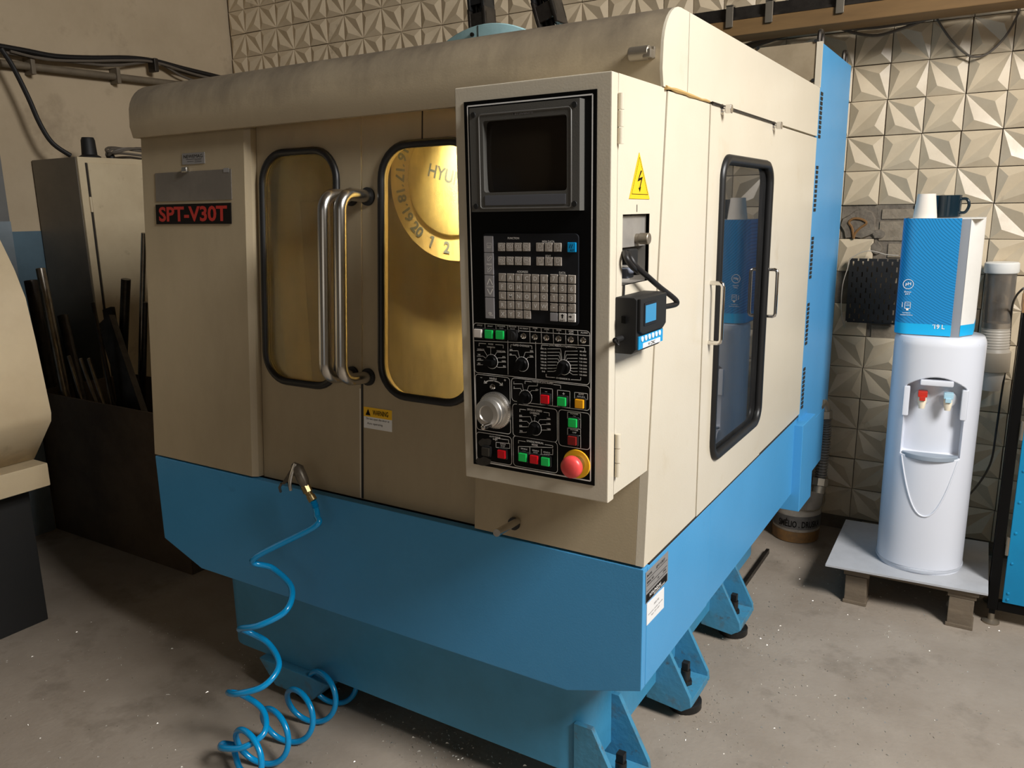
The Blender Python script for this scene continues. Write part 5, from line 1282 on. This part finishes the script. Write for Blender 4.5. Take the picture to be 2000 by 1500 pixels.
for jz in range(Mz):
    for k in range(Nn):
        j = (k+1) % Nn; fs.append((jz*Nn+k, jz*Nn+j, (jz+1)*Nn+j, (jz+1)*Nn+k))
fs.append(tuple(range(Nn))[::-1]); fs.append(tuple(Mz*Nn+k for k in range(Nn)))
MB().add(vs, fs).build('cooler_body', COOLW, cool, smooth=75)
CF = Matrix(((math.cos(face), -math.sin(face), 0, ccx.x), (math.sin(face), math.cos(face), 0, ccx.y), (0, 0, 1, zc), (0, 0, 0, 1)))  # x = front
def surf(lat, h_): 
    th = math.asin(max(-1, min(1, lat/cR))); r = cR*(1+.01*h_/CH)*(1-.035*(math.cos(2*th)**2-.5)); return CF @ Vector((math.cos(th)*r, lat, h_))
MB().lathe([(cR*.985, -.0), (cR*1.0, .004), (cR*1.0, .014), (cR*.98, .016)], (ccx.x, ccx.y, zc+.004), n=64).build('base_ring', COOLG, cool)
# curved line below the tray, side seams
lt_ = .60*cR
MB().tube([surf(lt_*s, zr0-.01-.245*CH*(1-abs(s)**2.2)) + CF.to_3x3() @ Vector((.001, 0, 0)) for s in [-1+2*k/40 for k in range(41)]], .0035, 8).build('curved_trim', COOLW, cool, smooth=60)
for s in (-1, 1): MB().tube([surf(s*.78*cR, h_)+CF.to_3x3() @ Vector((.0, 0, 0)) for h_ in (.56*CH, .7*CH, .8*CH, .9*CH, .98*CH)], .0022, 6).build('side_seam', COOLG, cool)
# tray
tr_ = MB(); tv = []
L = [(-.60*cR+1.2*cR*k/24) for k in range(25)]
outer = [(math.sqrt(max(0, cR*cR-l*l))*1.0+.012*(1-(l/(.6*cR))**2), l) for l in L]
pts = [(o_[0], o_[1]) for o_ in outer]+[(cR*.72, .60*cR), (cR*.72, -.60*cR)]
tr_.prism(pts, zr0-.014, zr0+.006, 'z', M=CF, bev=.003); tr_.build('drip_tray', TRAYG, cool, smooth=50)
# arch rail and taps
zt_ = .75*CH
for s, m in ((1, TAPRED), (-1, TAPBLUE)):
    l = -.235*cR*s*1.15
    b0 = CF @ Vector((cR*.94-.045, l, zt_)); fd = CF.to_3x3() @ Vector((1, 0, 0)); 
    b0 = CF @ Vector((math.sqrt(cR*cR-l*l)-.055, l, zt_))
    MB().lathe([(.030, 0), (.030, .004), (.022, .007)], b0, fd, 24).build('tap_flange', COOLG, cool)
    tp = MB(); tp.tube([b0, b0+fd*.03, b0+fd*.042+Vector((0, 0, -.006)), b0+fd*.045+Vector((0, 0, -.034))], [.013, .014, .015, .010], 14); tp.build('tap_spout', CREAM, cool, smooth=50)
    M = CF.copy(); M.translation = b0+fd*.036+Vector((0, 0, .022))
    lv = MB(); lv.box(-.016, .018, -.016, .016, -.012, .010, M=M, bev=.003); lv.box(-.004, .026, -.010, .010, -.024, -.008, M=M, bev=.002); lv.build('tap_lever', m, cool)
    l2 = s*.60*cR
    M = CF.copy(); M.translation = surf(l2*1.02, .755*CH)
    MB().box(-.03, .004, -.011, .011, -.075, .040, M=M, bev=.005).build('recess_post', COOLW, cool)
M = CF.copy(); M.translation = CF @ Vector((cR-.030, 0, zr1-.020))
MB().box(-.03, .030, -.055, .055, -.011, .011, M=M, bev=.005).build('indicator_bar', COOLW, cool)

# carton on top
bt0 = ct+.0005
yb = ccx.y-cR*.55
bl0 = px(1749, 650, Y=yb); br0 = px(1880, 648, Y=yb); tl0 = px(1758, 428, Y=yb); tr0 = px(1877, 425, Y=yb)
bu0_ = (bl0.x+tl0.x)/2; bu1_ = (br0.x+tr0.x)/2; bh = (tl0.z+tr0.z)/2-bt0
dpt = .245
car = empty('water_carton', ((bu0_+bu1_)/2, yb+dpt/2, bt0), 'blue and white nineteen litre water carton on top of the cooler', 'carton')
rad = .05
L = []
def corner(cx, cy, a0, r=rad, k=8):
    return [(cx+r*math.cos(R_(a0+90*i/k)), cy+r*math.sin(R_(a0+90*i/k))) for i in range(k+1)]
bu1_ = px(1868, 540, Y=yb).x; xg = px(1886, 540, Y=yb+.012).x; xe = px(1911, 540, Y=yb+.085).x
L = corner(bu0_+rad, yb+rad, 180)+[(bu1_-.004, yb+.002), (xg, yb+.012), (xe, yb+.085), (xe, yb+dpt), (bu0_, yb+dpt)]
MB().prism(L, bt0, bt0+bh-.003, 'z').build('carton_core', CARDG, car, smooth=40)
fp_ = corner(bu0_+rad, yb+rad, 180)+[(bu1_, yb)]
inner = [(p[0]+.002, p[1]+.003) for p in fp_[::-1]]
inner = [(bu1_, yb+.0018)]+[(bu0_+rad+(rad-.0018)*math.cos(R_(270-90*i/8)), yb+rad+(rad-.0018)*math.sin(R_(270-90*i/8))) for i in range(9)]
front = [(p[0], p[1]-.0015) for p in fp_]
MB().prism([(bu0_-.0015, yb+dpt-.02)]+[(p[0]-.0015 if i == 0 else p[0], p[1]) for i, p in enumerate(fp_)]+inner+[(bu0_+.0005, yb+dpt-.02)], bt0+.045, bt0+bh, 'z', M=Matrix.Translation((0, -.002, 0))).build('front_flap', CARDB, car, smooth=40)
MB().prism([(bu0_-.0015, yb+dpt-.02)]+[(p[0]-.0015 if i == 0 else p[0], p[1]) for i, p in enumerate(fp_)]+inner+[(bu0_+.0005, yb+dpt-.02)], bt0+.004, bt0+.0449, 'z', M=Matrix.Translation((0, -.002, 0))).build('front_flap_band', CARDC, car, smooth=40)
sfl = [(xg, yb+.0105), (xe+.002, yb+.084), (xe+.002, yb+dpt), (xe+.0002, yb+dpt), (xe+.0002, yb+.0845), (xg, yb+.0118)]
MB().prism(sfl, bt0+.045, bt0+bh, 'z').build('side_flap', CARDW, car); MB().prism(sfl, bt0+.004, bt0+.0449, 'z').build('side_flap_band', CARDC, car)
MB().box(bu0_+.02, xe, yb+.01, yb+dpt, bt0+bh-.003, bt0+bh-.0005).build('top_flap', CARDW, car)
BF = frame((0, yb-.0036, 0), (1, 0, 0), (0, 0, 1)); t = MB()
def bt(x, y): return loc(BF, x, y)
G = bt(1846, 639); text(t, '19 L', BF, G[0]-.022, G[1], 0, .040, .017, .015)
G = bt(1774, 555); text(t, 'pH', BF, G[0], G[1], 0, .018, .014, .01)
for k in range(28):
    a_ = 2*math.pi*k/28; b_ = 2*math.pi*(k+1)/28; r0, r1 = .0165, .0182
    t.add([Vector((G[0]+r*math.cos(c), G[1]+r*math.sin(c), 0)) for r, c in ((r0, a_), (r1, a_), (r1, b_), (r0, b_))], [(0, 1, 2, 3)], BF)
text(t, 'Žemas', BF, G[0], G[1]-.028, 0, .024, .006, .01); text(t, 'pH', BF, G[0], G[1]-.037, 0, .014, .006, .01)
G = bt(1772, 597)
for (a0_, b0_, a1_, b1_) in ((-.009, .014, .011, .0125), (-.009, -.010, -.0075, .014), (.0095, -.010, .011, .014), (-.009, -.011, .011, -.0095), (-.004, .006, .008, .0072), (-.004, 0, .008, .0012), (-.018, -.006, -.0165, .012), (-.003, -.018, .005, -.011)):
    t.box(G[0]+a0_, G[0]+a1_, G[1]+min(b0_, b1_), G[1]+max(b0_, b1_), -.0002, 0, M=BF)
text(t, 'Lengvas', BF, G[0], G[1]-.027, 0, .026, .005, .01); text(t, 'transportavimas', BF, G[0], G[1]-.035, 0, .042, .005, .01)
t.build('carton_print', PRINT, car, smooth=0)
# cup and mug on the carton
ctop = bt0+bh
cpb = px(1806, 424, Y=yb+.07); 
cu = MB(); base_ = Vector((cpb.x, yb+.075, ctop)); rA = .040
cu.lathe([(rA, 0), (rA*1.02, .003), (rA*.76, .088), (rA*.72, .088), (rA*.70, .086)], base_, n=32); cupo = cu.build('paper_cup', PAPER, smooth=40)
tag(cupo, 'white paper cup standing upside down on the water carton', 'cup')
mgp = px(1856, 423, Y=yb+.14); mg_ = empty('mug', (mgp.x-.012, yb+.145, ctop), 'dark glossy mug standing behind the paper cup on the carton', 'mug')
b0 = Vector((mgp.x-.012, yb+.145, ctop)); MB().lathe([(.040, 0), (.045, .005), (.046, .078), (.0455, .082), (.042, .082), (.041, .010), (.002, .008)], b0, n=36).build('mug_body', MUG, mg_, smooth=40)
MB().tube([b0+Vector((.043, -.006, .068)), b0+Vector((.062, -.008, .066)), b0+Vector((.070, -.009, .044)), b0+Vector((.060, -.008, .020)), b0+Vector((.042, -.006, .018))], .0055, 10, smooth=5).build('mug_handle', MUG, mg_, smooth=60)

# ================================================================== pegboard on the wall
pz1 = px(1700, 505, Y=YW-.05).z; pz0 = px(1700, 629, Y=YW-.05).z; pxx0 = px(1659, 560, Y=YW-.05).x; pxx1 = px(1754, 560, Y=YW-.05).x
pb_ = MB(); yy0 = YW-.055; yy1 = YW-.049
ncol = 10; cw = (pxx1-pxx0)/ncol; swd = .0065; H_ = pz1-pz0
for c in range(ncol):
    xc = pxx0+cw*(c+.5)
    pb_.box(pxx0+cw*c, xc-swd/2, yy0, yy1, pz0, pz1); pb_.box(xc+swd/2, pxx0+cw*(c+1), yy0, yy1, pz0, pz1)
    off = (.0 if c % 2 == 0 else .5); nrow = 6; ph = H_/nrow; sh = ph*.46
    zz = pz0; k = 0
    edges = []
    for r in range(-1, nrow+1):
        zc_ = pz0+ph*(r+.5+off*.999); edges.append((zc_-sh/2, zc_+sh/2))
    cur = pz0
    for e0, e1 in edges:
        e0c, e1c = max(pz0, min(pz1, e0)), max(pz0, min(pz1, e1))
        if e0c > cur: pb_.box(xc-swd/2, xc+swd/2, yy0, yy1, cur, e0c)
        cur = max(cur, e1c)
    if cur < pz1: pb_.box(xc-swd/2, xc+swd/2, yy0, yy1, cur, pz1)
pbo = empty('slotted_panel', ((pxx0+pxx1)/2, yy1, pz0), 'black slotted metal panel mounted on the tiles beside the carton', 'panel')
pb_.build('slotted_sheet', BLACKM, pbo)
fl_ = MB(); fl_.box(pxx0-.006, pxx0, yy0, YW-.032, pz0, pz1); fl_.box(pxx1, pxx1+.006, yy0, YW-.032, pz0, pz1); fl_.box(pxx0, pxx1, yy1, YW-.032, pz0-.006, pz0); fl_.build('panel_flange', BLACKM, pbo)
tag(MB().tube([px(x, y, Y=YW-.06) for x, y in ((1755, 499), (1730, 497), (1712, 492), (1695, 490), (1678, 495), (1660, 507), (1655, 525), (1646, 555), (1643, 590), (1644, 615), (1650, 640))], .0022, 6, smooth=5).build('white_wire', mat('white_wire_pvc', (.5, .45, .38), .5)), 'thin pale wire draped over the black slotted panel', 'wire')

# ================================================================== cup dispenser
YD = YW-.075
d0 = px(1957, 520, Y=YD); d1 = px(1935, 745, Y=YD)
cd_ = empty('cup_dispenser', (d0.x, YW-.03, d1.z), 'wall mounted paper cup dispenser with smoky tube and white lid', 'cup dispenser')
def ax(y): 
    x = 1957-(y-520)*(22/225.0); return px(x, y, Y=YD)
def rr2(wpx): return wpx/2/F_PX*(d0-CAM).length*.97
up = Vector((0, 0, 1))
a = ax(533); b = ax(512); MB().lathe([(rr2(50), 0), (rr2(53), .006), (rr2(52), (b-a).length*.9), (rr2(48), (b-a).length)], a, b-a, 32).build('dispenser_lid', CARDW, cd_, smooth=40)
a = ax(640); b = ax(533); MB().lathe([(rr2(44), 0), (rr2(47), (b-a).length), (rr2(44), (b-a).length), (rr2(41), 0)], a, b-a, 32, closed=False).build('dispenser_tube', CUPTUBE, cd_, smooth=60)
a = ax(688); b = ax(630); hL = (b-a).length
pr = [(rr2(47), 0), (rr2(50), .004)]
for k in range(9): pr += [(rr2(47-.4*k), hL*(.1+.09*k)), (rr2(45.5-.4*k), hL*(.1+.09*k+.045))]
pr += [(rr2(43), hL), (rr2(39), hL)]
MB().lathe(pr, a, b-a, 32).build('ribbed_collar', CUPGREY, cd_, smooth=25)
a = ax(724); b = ax(686)
MB().lathe([(rr2(50), 0), (rr2(53), .003), (rr2(53), (b-a).length), (rr2(49), (b-a).length)], a, b-a, 32).build('holder_ring', CUPHOLD, cd_, smooth=40)
MB().box(ax(700).x-.05, ax(700).x+.05, YD+.03, YW-.022, ax(724).z, ax(690).z).build('wall_bracket', CUPHOLD, cd_)
a = ax(761); b = ax(725); MB().lathe([(rr2(30), 0), (rr2(40), (b-a).length), (rr2(38), (b-a).length)], a, b-a, 28).build('hanging_cup', PAPER, cd_, smooth=40)

# ================================================================== blue workbench at the right edge
wf0 = px(1931, 1214, Z=0)
bY = wf0.y-.015; bx0 = wf0.x-.012
zt2 = px(1990, 611, Y=bY).z; zb2 = px(1935, 1180, Y=bY).z
wbn = empty('blue_tool_cabinet', (bx0+.4, bY+.25, 0), 'blue riveted metal cabinet with black frame at the right edge', 'cabinet')
frm = MB()
frm.box(bx0, bx0+.034, bY, bY+.034, zb2-.02, zt2, bev=.002); frm.box(bx0, bx0+.034, bY+.19, bY+.224, .04, zt2, bev=.002); frm.box(bx0+.80, bx0+.834, bY, bY+.034, .04, zt2, bev=.002)
frm.box(bx0+.034, bx0+.80, bY+.001, bY+.033, zb2-.02, zb2+.015, bev=.002); frm.box(bx0+.034, bx0+.80, bY+.001, bY+.033, zt2-.035, zt2, bev=.002); frm.box(bx0+.001, bx0+.033, bY+.034, bY+.19, zb2-.02, zb2+.015, bev=.002); frm.box(bx0+.001, bx0+.033, bY+.034, bY+.19, zt2-.035, zt2, bev=.002)
frm.box(bx0+.008, bx0+.028, bY+.006, bY+.028, .04, zb2-.019)
frm.build('black_frame', BLACK, wbn)
MB().box(bx0+.018, bx0+.022, bY+.034, bY+.19, zb2+.012, zt2-.03).build('side_sheet', BLACKM, wbn)
MB().box(bx0+.046, bx0+.79, bY-.008, bY+.012, zb2+.02, zt2-.055, bev=.003).build('blue_door', BLUECAB, wbn)
rv = MB()
for k in range(9): 
    z = zb2+.06+k*(zt2-zb2-.15)/8; rv.lathe([(.006, 0), (.004, .003), (.001, .004)], (bx0+.062, bY-.008, z), (0, -1, 0), 10)
for k in range(6): rv.lathe([(.006, 0), (.004, .003), (.001, .004)], (bx0+.062+.12*k, bY-.008, zb2+.035), (0, -1, 0), 10)
rv.build('rivets', BLUECAB, wbn)
for f_ in (.22, .62, .93):
    z = zb2+(zt2-zb2)*f_; MB().cyl((bx0+.042, bY-.006, z-.035), (bx0+.042, bY-.006, z+.035), .006, n=12).build('hinge', ZINC, wbn)
lf = Vector((bx0+.018, bY+.017, 0)); MB().lathe([(.030, 0), (.030, .006), (.012, .014), (.010, .045)], lf, n=20).build('levelling_foot', ZINC, wbn)
lf = Vector((bx0+.017, bY+.207, 0)); MB().lathe([(.030, 0), (.030, .006), (.012, .014), (.010, .045)], lf, n=20).build('levelling_foot', ZINC, wbn)
lf = Vector((bx0+.817, bY+.017, 0)); MB().lathe([(.030, 0), (.030, .006), (.012, .014), (.010, .045)], lf, n=20).build('levelling_foot', ZINC, wbn)
MB().box(bx0-.004, bx0+.85, bY-.01, bY+.23, zt2+.0005, zt2+.05, bev=.004).build('timber_top', WOODN, wbn)
tag(MB().tube([px(1999, 563, Y=3.62), px(1985, 578, Y=3.75), px(1976, 605, Y=3.90), px(1970, 680, Y=3.965), px(1956, 770, Y=3.965), px(1946, 840, Y=3.94), px(1936, 900, Y=3.85), px(1915, 940, Y=3.72), px(1885, 975, Y=3.60)], .0042, 8, smooth=6).build('power_cord', CABLEK), 'black power cord hanging between the cooler and the blue cabinet', 'cord')

# ================================================================== swarf on the floor
rnd = random.Random(11); vs = []; fs = []
def chip(x, y, s):
    a_ = rnd.uniform(0, 6.28); n = len(vs); l = s*rnd.uniform(.5, 1.6); w_ = s*.22
    c, sn = math.cos(a_), math.sin(a_)
    for (p, q, h_) in ((-l, -w_, .0005), (l, -w_, .0005), (l*.3, w_, .0035*rnd.random()+.001), (-l*.4, w_*1.2, .0035*rnd.random()+.001)):
        vs.append((x+p*c-q*sn, y+p*sn+q*c, h_))
    fs.append((n, n+1, n+2, n+3))
for k in range(1500):
    x = rnd.gauss(-.45, .42); y = rnd.uniform(1.2, 3.7); chip(x, y, rnd.uniform(.0012, .0042))
for k in range(700): chip(rnd.uniform(-3.0, -.9), rnd.uniform(.7, 1.75), rnd.uniform(.0012, .0040))
for k in range(250): chip(rnd.gauss(-.68, .07), rnd.choice(FY)+rnd.gauss(0, .09), rnd.uniform(.0015, .004))
for k in range(160): chip(rnd.gauss(-1.35, .12), rnd.gauss(1.66, .06), rnd.uniform(.002, .005))
tag(MB().add(vs, fs).build('metal_swarf', CHIPS, smooth=0), 'fine bright metal chips scattered over the concrete floor', 'swarf', kind='stuff')
